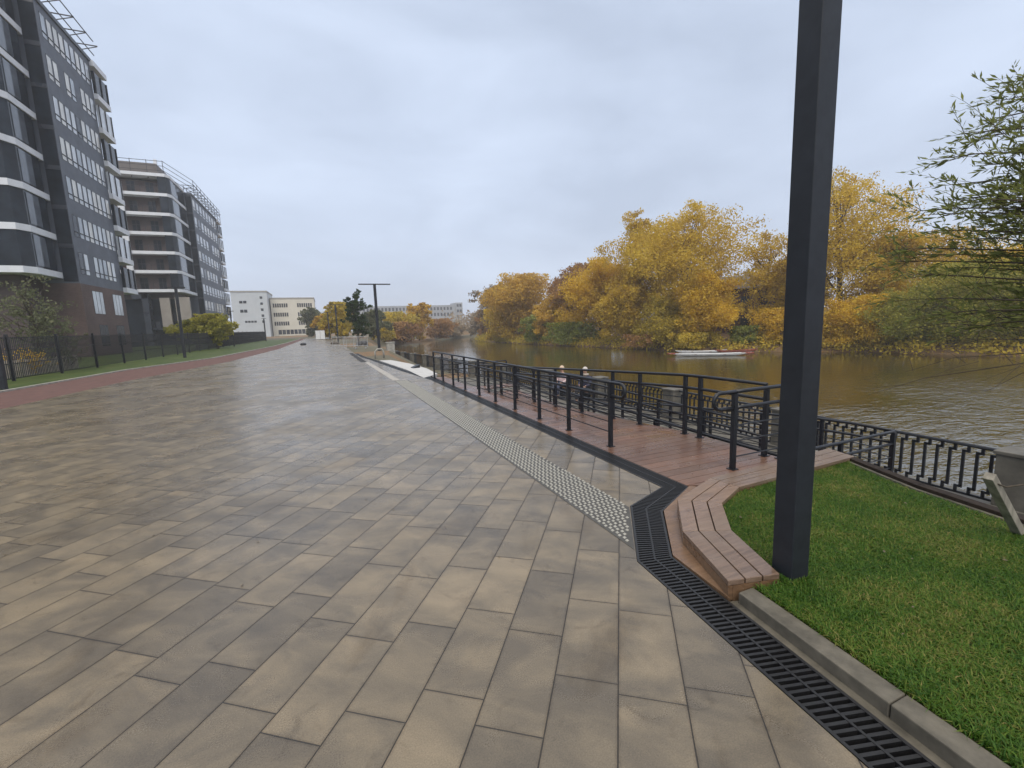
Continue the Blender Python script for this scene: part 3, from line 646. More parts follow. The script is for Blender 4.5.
px_tree(438,319,26,133,'rust','hazy rust coloured tree left of the factory tower',zb=-1.9,seed=9,low=.0)
px_tree(452,322,24,150,'bare','pale shrubby tree below the factory tower',zb=-2,seed=10,low=.0)
px_tree(380,325,22,106,'mixed','small olive tree beside the river bend',zb=-1.,seed=11,low=.0)
px_tree(466,326,18,178,'bare','faint grey tree at the far turn of the river',zb=-2,seed=12,low=.0)
px_tree(478,312,22,150,'bare','hazy pale tree beneath the far chimney',zb=-2,seed=13,low=.0,airy=.2)
px_tree(486,308,22,120,'rust','brown hazy tree left of the thin grey one',zb=-2,seed=14,low=.0,airy=.2)
px_tree(214,314,26,61,'olive','small round yellow green tree on the lawn by the fence',zb=0,seed=15,low=.3,tone=.25)
px_tree(193,318,26,62.5,'olive','small round greener tree beside the yellow green one',zb=0,seed=16,low=.3,tone=-.1)
px_tree(24,278,58,31,'sage','grey green willowy tree behind the picket fence',zb=0,seed=17,low=.14,limbs=13,n=4200,leaf=.13,airy=.3,tone=.05)
px_tree(62,322,26,33,'sage','small grey green tree leaning against the brick corner',zb=0,seed=18,low=.14,n=1300,leaf=.12,airy=.3,tone=.0)
px_tree(24,348,26,29.5,'yellow','bright yellow shrub behind the picket fence',zb=0,name='shrub',cat='shrub',seed=19,low=.05,n=700,leaf=.09,limbs=8)
C=[];T=[]
for i in range(900):
    y=R.uniform(8,118); x=interp(FARL,y)+R.uniform(-.7,4.5); r=R.uniform(.35,.9); k=26; hh=R.uniform(.3,1.5); z0=-2.35+max(0,(x-interp(FARL,y)))*.2
    C.append(np.array([x,y,z0])+NR.normal(size=(k,3))*np.array([r,r,.15])+np.array([0,0,1])*NR.uniform(0,hh,(k,1))); T.append(np.clip(NR.normal(R.uniform(.1,.9),.1,k),0,1))
tag(fastquads('undergrowth',leafmesh(np.concatenate(C),.3,.6),np.concatenate(T),LF['mixed'],None),'low tangled undergrowth along the waterline of the far bank','undergrowth',kind='stuff')
# far wood as one mass beyond the river bend
C=[];T=[]
for i in range(150):
    px=R.uniform(455,600); y=R.uniform(200,300); p=at(px,330,y=y); r=R.uniform(2,4.5); hh=R.uniform(5,11)
    k=60; C.append(np.array([p.x,y,-1])+NR.normal(size=(k,3))*np.array([r,r,1])*.8+np.array([0,0,1])*NR.uniform(0,hh,(k,1))); T.append(np.full(k,R.uniform(.2,.8)))
tag(fastquads('far_wood',leafmesh(np.concatenate(C),1.3,.7),np.concatenate(T),LF['bare'],None),'hazy far wood beyond the bend of the river','wood',kind='stuff')
# ------------------------------------------------------------------ near willow on the lawn (trunk outside the frame)
wt=thing('willow_tree','young willow with narrow green leaves reaching in over the lawn','tree',(4.62,.72,0))
q=MB(); fk=Vector((4.72,.8,1.5)); q.tube([(4.62,.72,-.1),(4.64,.74,.7),fk,(4.8,.86,2.4),(4.86,.92,3.4)],[.05,.042,.036,.024,.008],8)
tips=[(888,250,3.9),(903,212,3.8),(918,232,3.7),(932,160,3.7),(948,185,3.6),(962,140,3.6),(985,120,3.6),(1004,100,3.6),(1020,84,3.5),(1040,95,3.4),(940,268,3.8),(900,275,3.9),(1000,185,3.3),(975,225,3.5),(1010,240,3.4),(880,262,4.0),(955,300,3.8),(1015,150,3.2),(925,215,3.6),(960,205,3.5),(945,240,3.5),(985,165,3.4),(1000,210,3.3),(1030,190,3.2),(1020,262,3.4),(915,255,3.8),(990,265,3.6),(905,300,3.9),(930,315,3.7),(965,330,3.6),(1000,320,3.4)]
bare=[(868,395,3.9),(905,372,3.7),(940,350,3.6),(985,392,3.4),(900,330,3.9)]
LC=[];LD=[];LT=[]
def twig(p,d,L,nl,thick=.0022):
    pts=[p+d*(L*t)+Vector((0,0,-.18*L*t*t)) for t in (0,.35,.7,1.)]
    q.tube(pts,[thick,thick*.8,thick*.6,thick*.3],4,cap=False)
    for k in range(nl):
        t=R.uniform(.15,1); c=p+d*(L*t)+Vector((0,0,-.18*L*t*t)); side=Vector((R.gauss(0,1),R.gauss(0,1),R.gauss(0,.7))); dd=(d*1.1+side*.55).normalized()
        LC.append(c+dd*.035); LD.append(dd); LT.append(R.gauss(.45,.2))
tips=tips+[(a+R.uniform(-14,16),b+R.uniform(-16,18),d+R.uniform(-.3,.3)) for a,b,d in tips if a>945]
for (px,py,d) in tips+bare:
    e=at(px,py,d=d*F/F); isb=(px,py,d) in bare
    b=fk.lerp(Vector((4.86,.92,3.4)),max(0,min(1,(e.z-1.9)/2.2))); m1=b.lerp(e,.45)+Vector((R.uniform(-.05,.05),R.uniform(-.05,.05),.10 if not isb else .02)); m2=b.lerp(e,.78)+Vector((R.uniform(-.04,.04),R.uniform(-.04,.04),.06))
    q.tube([b,m1,m2,e],[.012,.007,.0045,.002] if not isb else [.006,.004,.0025,.001],5,cap=False)
    for k in range(15 if not isb else 5):
        t=R.uniform(.3,1); p=(b.lerp(m1,t*2) if t<.5 else m1.lerp(e,(t-.5)*2)); dd=((e-b).normalized()*.8+Vector((R.gauss(0,.5),R.gauss(0,.5),R.gauss(.3,.5)))).normalized()
        twig(p,dd,R.uniform(.16,.4),0 if isb else R.randint(7,12))
    if not isb: twig(m2,(e-m2).normalized(),(e-m2).length*1.1,16)
part(q,'trunk',M['twig'],wt)
C=np.array([tuple(c) for c in LC]);D=np.array([tuple(c) for c in LD]); V=leafmesh(C,.064,.22,dirs=D)
fastquads('crown',V,np.array(LT),LF['willow'],wt)
# stake with wire beside the willow
b0=gnd(1027,532,.05); tp=at(989,476,d=2.95)
sk=thing('tree_stake','grey weathered wooden stake leaning beside the lawn edging','stake',(b0[0],b0[1],0)); q=MB(); q.beam((b0[0],b0[1],-.05),tuple(tp),.055,.055); part(q,'post',simple('weathered_stake',(.24,.22,.18),.8,.35,20.,.002,aniso=(1,1,.2)),sk,bevel=.004)
q=MB(); t2=Vector(b0+(0.05,)).lerp(tp,.9); q.tube([t2+Vector((-.06,0,.02)),t2+Vector((.04,-.05,-.025)),t2+Vector((.3,-.2,.03)),Vector((4.62,.72,.9))],.006,5); part(q,'tie',M['twig'],sk)
# ------------------------------------------------------------------ people on a terrace bench
def skin_body(name,verts,edges,radii,mat,parent,sub=2):
    me=bpy.data.meshes.new(name); me.from_pydata(verts,edges,[]); o=bpy.data.objects.new(name,me); COL.objects.link(o)
    sk_=o.modifiers.new('skin','SKIN'); o.modifiers.new('sub','SUBSURF').levels=sub; o.modifiers['sub'].render_levels=sub
    if not me.skin_vertices: me.skin_vertices.new()
    for i,r_ in enumerate(radii): me.skin_vertices[0].data[i].radius=(r_,r_)
    me.skin_vertices[0].data[0].use_root=True
    dg=bpy.context.evaluated_depsgraph_get(); m2=bpy.data.meshes.new_from_object(o.evaluated_get(dg)); bpy.data.objects.remove(o)
    m2.materials.clear(); m2.materials.append(mat)
    for p in m2.polygons: p.use_smooth=True
    o=bpy.data.objects.new(name,m2); COL.objects.link(o); o.parent=parent; return o
skinm=simple('skin',(.42,.25,.18),.5,.08,8.)
def person(label,x,y,z,hair,jac,trs,rot,sc=1.,coll=None):
    th=thing('person',label,'person',(x,y,z)); th.rotation_euler.z=rot; th.scale=(sc,)*3
    # local: faces +X, seat at z=.45
    V=[(0,0,.52),(0,0,.75),(.01,0,.98),(.02,0,1.06),(.03,0,1.13),(.05,0,1.24),(.045,0,1.30)]; E=[(0,1),(1,2),(2,3),(3,4),(4,5),(5,6)]; Rr=[.15,.145,.14,.07,.058,.095,.075]
    for s in (-1,1):
        k=len(V); V+=[(.03,.1*s,.5),(.44,.11*s,.5),(.46,.11*s,.12),(.44,.11*s,.05),(.58,.12*s,.035)]; E+=[(0,k),(k,k+1),(k+1,k+2),(k+2,k+3),(k+3,k+4)]; Rr+=[.09,.065,.045,.045,.04]
        k=len(V); V+=[(0,.19*s,.96),(.05,.25*s,.72),(.25,.14*s,.62),(.33,.11*s,.6)]; E+=[(2,k),(k,k+1),(k+1,k+2),(k+2,k+3)]; Rr+=[.062,.048,.038,.034]
    skin_body('body',V,E,Rr,skinm,th)
    J=[(0,0,.5),(0,0,.75),(.01,0,.98),(.02,0,1.07)];JE=[(0,1),(1,2),(2,3)];JR=[.175,.17,.165,.085]
    for s in (-1,1):
        k=len(J); J+=[(0,.2*s,.96),(.05,.26*s,.72),(.22,.16*s,.63)]; JE+=[(2,k),(k,k+1),(k+1,k+2)]; JR+=[.078,.064,.052]
    skin_body('jacket',J,JE,JR,jac,th)
    Tv=[(0,0,.5)];TE=[];TR=[.165]
    for s in (-1,1):
        k=len(Tv); Tv+=[(.05,.1*s,.5),(.44,.11*s,.505),(.465,.11*s,.1)]; TE+=[(0,k),(k,k+1),(k+1,k+2)]; TR+=[.105,.082,.06]
    skin_body('trousers',Tv,TE,TR,trs,th)
    def loc(bm,name,mat,sm=True):
        o=bm.build(name,mat,None,smooth=sm); o.parent=th; return o
    q=MB(); q.blob((.03,0,1.275),.115,1.0,.92,.98,8); loc(q,'hair',hair)
    q=MB(); q.blob((.085,0,1.235),.085,.95,.85,1.15,8); q.blob((.172,0,1.225),.018,1,.8,1.2,5); q.blob((.06,.088,1.235),.025,.7,.5,1.2,5); q.blob((.06,-.088,1.235),.025,.7,.5,1.2,5); loc(q,'face',skinm)
    q=MB(); q.blob((.158,.032,1.25),.012,1,1,.7,5); q.blob((.158,-.032,1.25),.012,1,1,.7,5); q.blob((.163,0,1.185),.022,.4,1,.3,5); loc(q,'eyes',M['steel'])
    if coll:
        q=MB(); q.tube(arc((0.02,0,1.08),(1,0,0),(0,1,0),.10,0,2*math.pi,12),.045,6); loc(q,'collar',coll)
    return th
P2=at(585.5,366,x=9.7); P1=at(562.3,368,x=9.6)
bx0=9.1
for (lab,p,hh,jc,tr_,sc,cl,ht) in (('person with pale grey hair in a dark navy jacket sitting on the terrace',P2,simple('grey_hair',(.50,.46,.42),.7,.2,30.),simple('navy_jacket',(.022,.024,.05),.7,.2,12.),simple('dark_trousers',(.03,.03,.035),.8,.2,10.),1.04,simple('fur_collar',(.38,.33,.28),.9,.3,60.),1.385),
    ('person with light hair in a pale pink coat sitting left of the navy jacket',P1,simple('blond_hair',(.55,.42,.30),.7,.2,30.),simple('pink_coat',(.55,.42,.42),.7,.15,10.),simple('blue_trousers',(.05,.06,.1),.8,.2,10.),.99,None,1.385)):
    th=person(lab,p.x,p.y,-1.58,hh,jc,tr_,math.pi+rad(20),sc,cl)
cy0=(P1.y+P2.y)/2
bn=thing('park_bench','wooden slat bench on the lower terrace under the two seated people','bench',(9.7,cy0,-1.58)); q=MB()
for k in range(4): q.box((9.45+k*.11,cy0-1.1,-1.58+.40),(9.545+k*.11,cy0+1.1,-1.58+.435))
part(q,'seat',M['fascia'],bn)
for s in (-.9,.9):
    q=MB(); q.box((9.47,cy0+s-.03,-1.58),(9.88,cy0+s+.03,-1.182)); part(q,'leg',M['steel'],bn)
# ------------------------------------------------------------------ moored boats
def boat(label,px0,px1,py,off,hullc,beam,zh=.42,cover=None):
    a=gnd(px0,py,WL);b=gnd(px1,py-1,WL); a=Vector((*a,WL));b=Vector((*b,WL)); d=(b-a); L=d.length; d.normalize(); nrm=Vector((-d.y,d.x,0)); c=(a+b)/2+nrm*off
    th=thing('rowing_boat',label,'boat',c,'boats moored below the golden trees'); q=MB(); N=14; rows=[]
    for i in range(N+1):
        t=-1+2*i/N; w=beam/2*(1-abs(t)**2.6)+.02; sheer=.12*t*t; P=c+d*(t*L/2)
        kz=lambda z: z+(zh+sheer-z)*abs(t)**3*.9; wi=max(w-.06,w*.5); rows.append([P+nrm*(-w)+Vector((0,0,zh+sheer)),P+nrm*(-w*.75)+Vector((0,0,kz(.1))),P+Vector((0,0,kz(-.08))),P+nrm*(w*.75)+Vector((0,0,kz(.1))),P+nrm*w+Vector((0,0,zh+sheer)),P+nrm*wi+Vector((0,0,zh+sheer-.004)),P+nrm*(w*.5)+Vector((0,0,kz(.16))),P-nrm*(w*.5)+Vector((0,0,kz(.16))),P-nrm*wi+Vector((0,0,zh+sheer-.004))])
    k0=0
    for r_ in rows: q.v+=[tuple(p) for p in r_]
    for i in range(N):
        for k in range(9): q.face((i*9+k,i*9+(k+1)%9,(i+1)*9+(k+1)%9,(i+1)*9+k))
    part(q,'hull',hullc,th,smooth=False)
    for t in (-.35,0,.35):
        q=MB(); P=c+d*(t*L/2); q.beam(P-nrm*(beam*.45)+Vector((0,0,zh-.08)),P+nrm*(beam*.45)+Vector((0,0,zh-.08)),.25,.04); part(q,'thwart',M['fascia'],th)
    for t,cc in ((-.97,cover),(.97,cover)):
        if cc:
            q=MB(); P=c+d*(t*L/2*.93); w=beam*.3; q.prism([tuple((P-nrm*w)[:2]),tuple((P+d*(.6 if t>0 else -.6))[:2]),tuple((P+nrm*w)[:2]),tuple((P-d*(.6 if t>0 else -.6))[:2])],P.z+zh-.02,P.z+zh+.1); part(q,'end_deck',cc,th)
    return th
wb=simple('white_boat_paint',(.62,.63,.64),.4,.12,3.); rb=simple('faded_red_paint',(.26,.07,.05),.5,.3,3.)
boat('long white rowing boat with red ends nearest the open water',669,752,356.3,0,wb,.9,.26,rb)
boat('slim white boat moored behind the white boat with red ends',675,727,353.6,0,wb,.8,.26,None)
boat('faded red boat moored between the white boat and the bank',714,758,353,0,rb,.9,.28,None)
# ------------------------------------------------------------------ buildings
def glassmat(name,c,rough=.08,var=.2,spec=.6):
    s=NT(name); n=s.noise(s.obj(),.6,3); col=s.ramp(n,[(.3,tuple(a*(1-var) for a in c)),(.7,tuple(a*(1+var) for a in c))]); s.set(Base_Color=col,Roughness=rough); s.b.inputs['Specular IOR Level'].default_value=spec; return s.m
G_light=glassmat('painted_sky_window_glass',(.56,.60,.65),.10,.2,.7); G_dark=glassmat('dark_window_glass',(.020,.026,.036),.06,.5,.28)  # pale glass: sky reflection, with some curtain white, painted into its base colour
G_mid=glassmat('grey_window_glass',(.34,.38,.43),.07,.3,.7); G_cur=glassmat('curtained_window_glass',(.62,.62,.60),.12,.25,.6)
B_spand=simple('blue_grey_spandrel',(.108,.122,.152),.55,.12,.8,spec=.3); B_navy=simple('dark_facade_panel',(.040,.047,.062),.3,.2,.6)
B_white=simple('white_balcony_band',(.66,.68,.72),.55,.07,1.2); B_frame=simple('dark_window_frame',(.02,.022,.028),.5,.1,5.)
def brickmat(name,c1,c2,mo):
    s=NT(name); p=s.pos(); sp=s.n('ShaderNodeSeparateXYZ'); s.l(p,sp.inputs[0]); cv=s.n('ShaderNodeCombineXYZ'); s.l(s.math('ADD',sp.outputs[0],sp.outputs[1]),cv.inputs[0]); s.l(sp.outputs[2],cv.inputs[1])
    b=s.n('ShaderNodeTexBrick'); s.l(cv.outputs[0],b.inputs['Vector']); b.inputs['Color1'].default_value=rgba(c1); b.inputs['Color2'].default_value=rgba(c2); b.inputs['Mortar'].default_value=rgba(mo)
    b.inputs['Scale'].default_value=1.; b.inputs['Brick Width'].default_value=.26; b.inputs['Row Height'].default_value=.085; b.inputs['Mortar Size'].default_value=.008
    n=s.ramp(s.noise(p,.35,4),[(.3,(.8,.8,.8)),(.7,(1.15,1.15,1.15))]); s.set(Base_Color=s.mix(1.,b.outputs[0],n,'MULTIPLY'),Roughness=.8); return s.m
B_brick=brickmat('brown_brick',(.135,.085,.076),(.105,.066,.060),(.10,.09,.085)); B_dbrick=brickmat('dark_brown_brick',(.085,.058,.056),(.065,.046,.046),(.06,.055,.055))
B_beige=simple('beige_panel',(.30,.27,.24),.7,.1,1.)
def fwindow(parent,x,y0,y1,z0,z1,glass,split=.3,mull=0,name='window'):
    """window on a +X facing wall: thin frame just proud of the pane, transom"""
    q=MB(); f=.035; q.box((x-.02,y0,z0),(x+.018,y0+f,z1)); q.box((x-.02,y1-f,z0),(x+.018,y1,z1)); q.box((x-.02,y0+f,z0),(x+.018,y1-f,z0+f)); q.box((x-.02,y0+f,z1-f),(x+.018,y1-f,z1))
    if split: q.box((x-.02,y0+f,z0+split),(x+.06,y1-f,z0+split+.07))
    for k in range(mull):
        yy=y0+(y1-y0)*(k+1)/(mull+1); q.box((x-.02,yy-.03,z0+f),(x+.018,yy+.03,z1-f))
    o=q.build(name,B_frame,parent); q=MB(); q.box((x-.01,y0+f,z0+f),(x+.010,y1-f,z1-f)); q.build('pane',glass,o); return o
def swindow(parent,y,x0,x1,z0,z1,glass,mull=1):
    q=MB(); f=.07; q.box((x0,y-.05,z0),(x0+f,y+.02,z1),0); q.box((x1-f,y-.05,z0),(x1,y+.02,z1),0); q.box((x0+f,y-.05,z0),(x1-f,y+.02,z0+f),0); q.box((x0+f,y-.05,z1-f),(x1-f,y+.02,z1),0)
    for k in range(mull):
        xx=x0+(x1-x0)*(k+1)/(mull+1); q.box((xx-.04,y-.045,z0+f),(xx+.04,y+.02,z1-f),0)
    o=q.build('window',B_frame,parent); q=MB(); q.box((x0+f,y-.012,z0+f),(x1-f,y+.01,z1-f)); q.build('pane',glass,o); return o
def block(label,X,Y0,Y1,YE,XB,YB,xw,cols,skip,base_wins,zoff=0.,brick_south=B_dbrick,penth=False,winw=.8,k0=2,gw=3.6):
    """river facade plane x=X from Y0 to Y1, end balconies to YE; balcony wing plane x=XB from YB to Y0; back at xw"""
    th=thing('apartment_building',label,'building',(X,Y0,0)); PT=3.33; rows=7; zt=[2.96+PT*k+zoff for k in range(9)]  # window head heights
    top=30.25+zoff
    q=MB(); q.box((xw,Y0,6.75+zoff),(X,Y1,top)); part(q,'upper_wall',B_spand,th)
    q=MB(); q.box((xw,Y0+.02,-.1),(X+.02,Y1,6.748+zoff)); part(q,'base_wall',B_brick,th)
    q=MB(); q.box((XB+.003,Y0-.03,6.9+zoff),(X-.05,Y0-.002,top-.1)); part(q,'side_glazing',G_dark,th)
    for k in range(2,9): bxo('floor_panel',B_navy,th,(XB+.003,Y0-.07,zt[k]+.25),(X-.05,Y0-.031,zt[k]+.6))
    q=MB(); q.box((X-.3,Y0-.08,top+.001),(X+.12,YE,top+.35)); q.box((xw,Y0-.08,top+.001),(X-.301,Y0+.25,top+.35)); part(q,'parapet',B_spand,th)
    # river facade windows
    for k in range(2,9):
        z1=zt[k]; z0=z1-1.98
        for c in range(cols):
            if (8-k,c) in skip: continue
            y0=Y0+.55+c*(Y1-Y0-.8)/cols; fwindow(th,X,y0,y0+winw*(Y1-Y0-.8)/cols,z0,z1,R.choice([G_light,G_light,G_light,G_mid,G_cur,G_cur]) if R.random()>.05 else G_dark,.42)
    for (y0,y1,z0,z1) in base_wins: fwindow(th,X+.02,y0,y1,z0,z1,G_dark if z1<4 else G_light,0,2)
    # end balconies
    q=MB(); q.box((xw,Y1+.001,-.1),(X-1.4,YE-.3,top)); part(q,'end_wall',B_navy,th)
    for k in range(2,9):
        z=zt[k]-PT+.35 if k<8 else zt[k]-PT+.35
        q=MB(); q.box((X-1.39,Y1+.01,z),(X+.35,YE,z+.55)); part(q,'balcony_band',B_white,th)
        q=MB(); q.box((X+.02,Y1+.03,z+.551),(X+.22,YE-.1,z+2.75),0); part(q,'balcony_glass',G_light if k%2 else G_dark,th)
        for yy in (Y1+.05,(Y1+YE)/2,YE-.1): bxo('balcony_post',B_frame,th,(X+.222,yy-.05,z+.551),(X+.3,yy+.05,z+2.77))
    q=MB(); q.box((X-1.39,Y1+.01,top-.4),(X+.35,YE,top+.15)); part(q,'balcony_band',B_white,th)
    # balcony wing towards the camera
    q=MB(); q.box((xw,YB+1.6,-.1),(XB-1.5,Y0-.001,top-.3)); part(q,'wing_wall',brick_south,th)
    for k in range(k0,10):
        z=7.15+PT*(k-2)+zoff
        q=MB(); c_=1.0
        q.prism([(xw,YB),(XB-.5,YB),(XB,YB+.9),(XB,Y0-.08),(xw,Y0-.08)],z,z+.52); part(q,'balcony_band',B_white,th)
        if k<9:
            q=MB(); q.prism([(XB-gw,YB+.12),(XB-.55,YB+.12),(XB-.1,YB+.95),(XB-.1,Y0-.6),(XB-1.4,Y0-.6),(XB-1.4,YB+1.4),(XB-gw,YB+1.4)],z+.521,z+PT-.001); part(q,'balcony_glass',G_dark,th)
            q=MB(); q.box((XB-.098,YB+1.2,z+.7),(XB-.06,YB+1.2+(Y0-YB)*.36,z+PT-.15),0); part(q,'window',bpy.data.materials.get('balcony_pane') or glassmat('balcony_pane',(.10,.115,.14),.05,.4,.6),th)
            q=MB()
            for xx in np.arange(XB-gw,xw,-2.6): q.box((xx-.05,YB+.15,z+.521),(xx+.05,YB+.21,z+1.6))
            q.box((xw,YB+.15,z+1.6),(XB-gw-.05,YB+.2,z+1.66)); part(q,'balcony_rail',B_frame,th)
            for xx in (XB-gw-1.6,XB-gw-4.3,XB-gw-7.6): swindow(th,YB+1.598,xx-.6,xx+.6,z+.6,z+2.7,G_dark,1)
    q=MB()
    for yy in np.arange(Y0+.6,YE,2.4):
        q.beam((X-1.2,yy,top+.35),(X-1.2,yy,top+1.9),.09,.09); q.beam((X-1.6,yy,top+1.9),(X+.7,yy,top+1.9),.08,.08); q.beam((X-1.1,yy,top+1.2),(X+.65,yy,top+1.84),.06,.06)
    q.beam((X+.6,Y0+.4,top+1.96),(X+.6,Y1,top+1.96),.07,.07); q.beam((X-.4,Y0+.4,top+1.96),(X-.4,YE-.2,top+1.96),.07,.07); q.beam((X-1.2,Y0+.4,top+1.4),(X-1.2,YE-.2,top+1.4),.06,.06)
    part(q,'roof_trellis',B_frame,th)
    q=MB(); q.box((xw,Y0+2. if not penth else YB+2.,top+.36),(X-3,YE-2,top+1.8 if not penth else top+2.9)); part(q,'penthouse',simple('grey_brown_cladding',(.13,.115,.112),.7,.12,.6) if penth else B_navy,th)
    return th
SK={(1,2),(1,5),(6,2),(6,8)}
bw=[(55.1,57.3,4.05,6.25),(59.5,61.7,4.05,6.25),(55.5,57.3,.9,3.0),(59.3,61.2,.9,3.0)]
block('nearest tall apartment block with white balcony bands and brown brick base',-20.24,53.1,62.6,65.7,-21.3,48.4,-46,9,SK,bw)
b2=block('second apartment block farther back with brown brick and white balcony bands',-22.3,109.,131.,135.,-23.3,99.,-44,8,{(2,4),(4,6)},[(112,116,4.,6.2),(119,123,4.,6.2)],penth=True,brick_south=B_dbrick,zoff=-.9,winw=.64,k0=3,gw=1.7)
q=MB()
for zz in (29.9,30.7,31.5,32.3): q.beam((-38,99.6,zz),(-24.,99.6,zz),.07,.07); q.beam((-24.,99.6,zz),(-21.9,110,zz),.07,.07); q.beam((-21.9,110,zz),(-21.9,134,zz),.07,.07)
for xx in range(7): q.beam((-38+xx*2.33,99.6,29.3),(-38+xx*2.33,99.6,32.4),.08,.08)
for yy in range(9): q.beam((-21.9,110+yy*3,29.3),(-21.9,110+yy*3,32.4),.08,.08)
part(q,'roof_railing',B_frame,b2)
# second block: white upright frame, beige entrance panels, portal and link
q=MB(); q.box((-30.95,98.7,9.4),(-30.05,99.,28.3)); part(q,'upright_frame',B_white,b2)
q=MB(); q.box((-27.2,99.6,3.2),(-25.7,100.2,8.6)); q.box((-24.9,99.6,3.6),(-22.7,100.2,8.7)); part(q,'beige_panel',B_beige,b2)
q=MB(); q.box((-29.5,98.6,-.1),(-28.6,100.4,9.2)); q.box((-30.9,98.6,8.4),(-28.62,100.4,9.19)); part(q,'portal_frame',B_navy,b2)
q=MB(); q.box((-36,100.5,-.1),(-23.4,101.2,8.4)); part(q,'entrance_glazing',G_dark,b2)
q=MB(); q.box((-28.4,98.5,2.9),(-22.8,100.1,3.2)); q.box((-27.9,98.6,3.2),(-27.3,98.66,4.3)); part(q,'entrance_canopy',B_navy,b2)
q=MB(); p=at(157,176,y=112); q.beam((p.x,112,30.5),(p.x,112,36.3),.5,.5); q.beam((p.x-.9,112,33.4),(p.x+1.2,112,33.4),.15,.15); q.beam((p.x+.7,112,32),(p.x+.7,112,34),.3,.3); part(q,'mast',B_white,b2)
# far buildings
def far_block(label,x0,x1,y0,y1,h,mat,wins,base=None,d=.06):
    th=thing('far_building',label,'building',((x0+x1)/2,y0,0)); bxo('wall',mat,th,(x0,y0,-.1),(x1,y1,h)); q=MB(); q.box((x0-.2,y0-.2,h+.001),(x1+.2,y1+.2,h+.5)); part(q,'roof_edge',M['concrete'],th)
    for (a,b,z0,z1,n) in wins:
        q=MB(); w=(b-a)/n
        for k in range(n): q.box((a+k*w+.12,y0-d,z0),(a+(k+1)*w-.12,y0-.004,z1))
        part(q,'window',G_dark,th)
    return th
pg=simple('pale_grey_render',(.46,.50,.53),.8,.06,.3); cr_=simple('cream_render',(.57,.55,.47),.8,.06,.3)
far_block('pale grey windowless looking block beyond the second apartment building',-34.5,-21.4,214,236,18.6,pg,[(-31.8,-29.,10.2,11.4,2),(-31.8,-29,14,15,2),(-24.2,-23,15.8,16.8,1),(-24.2,-23,13.3,14.3,1),(-24.2,-23,10.8,11.8,1),(-24.2,-23,8.3,9.3,1),(-24.2,-23,5.8,6.8,1),(-30.5,-26,6,6.8,4)])
cw=[]
for z in (12.4,8.4,4.5): cw+= [(-20.2,-14.2,z,z+1.7,7),(-10.6,-4.4,z,z+1.7,7)]
cw+=[(-19,-8,.6,2.6,7)]
far_block('cream building with rows of dark windows at the end of the promenade',-20.9,-3.5,220,246,16.1,cr_,cw)
p0=at(380,304,y=330); p1=at(462,304,y=330)
lf=thing('far_building','long grey factory with a tower seen through haze over the trees','building',(p0.x,330,0)); hz=at(420,305.5,y=330).z
fg=simple('grey_factory_wall',(.30,.31,.33),.8,.1,.2)
bxo('wall',fg,lf,(p0.x-14,330,-2),(p1.x-5.4,346,hz)); tz=at(456,303.2,y=330).z; bxo('tower',fg,lf,(p1.x-5.38,329,-2),(p1.x,345,tz+.4))
q=MB(); 
for k in range(26):
    x=p0.x-12+k*(p1.x-p0.x+5)/26
    q.box((x,329.9,hz-3.6),(x+1.4,329.996,hz-1.4)); q.box((x,329.9,hz-8),(x+1.4,329.996,hz-5.6))
for z in (4,8,12,16): 
    if z<tz-2: q.box((p1.x-4.6,328.9,z),(p1.x-3,328.996,z+2)); q.box((p1.x-2.4,328.9,z),(p1.x-.8,328.996,z+2))
part(q,'window',G_dark,lf)
c0=at(482,302,y=300); ch=thing('chimney','thin far chimney rising above the hazy trees','chimney',(c0.x,300,-1)); q=MB(); q.tube([(c0.x,300,-1),(c0.x,300,c0.z)],[1.3,.9],10); part(q,'stack',fg,ch)
# brick house behind the golden trees
hx,hy=on_bank(748,16); dv=unit((hx,hy,0)); hs=thing('brick_house','dark brick house half hidden behind the sparse golden tree','house',(hx,hy,-1)); 
zt_=at(748,288,y=hy).z; Hn=Vector((dv[0],dv[1],0)); Ht=Vector((-dv[1],dv[0],0)); c=Vector((hx,hy,0))
fp=[c-Ht*8,c+Ht*8,c+Ht*8+Hn*9,c-Ht*8+Hn*9]; q=MB(); q.prism([tuple(p[:2]) for p in fp][::-1],-1.5,zt_); part(q,'wall',brickmat('old_red_brick',(.12,.06,.055),(.09,.045,.045),(.08,.07,.07)),hs)
q=MB(); e=[c-Ht*8.4-Hn*.4,c+Ht*8.4-Hn*.4,c+Ht*8.4+Hn*9.4,c-Ht*8.4+Hn*9.4]; r1,r2=c-Ht*8.4+Hn*4.5,c+Ht*8.4+Hn*4.5
k=[Vector((p.x,p.y,zt_)) for p in e]+[Vector((r1.x,r1.y,zt_+2.2)),Vector((r2.x,r2.y,zt_+2.2))]; q.v=[tuple(p) for p in k]; q.f=[(0,1,5,4),(2,3,4,5),(0,4,3),(1,2,5),(3,2,1,0)]; q.mi=[0]*5
part(q,'roof',simple('grey_roof',(.09,.08,.08),.7,.2,1.),hs)
for s in (-5,-2.6,-.2,2.2,4.6):
    for z in (zt_-2.6,zt_-5.6):
        q=MB(); P=c+Ht*s-Hn*.03; Q=c+Ht*(s+1.3)-Hn*.03; q.beam((P.x,P.y,z+.7),(Q.x,Q.y,z+.7),.05,1.5); part(q,'window',G_dark,hs)
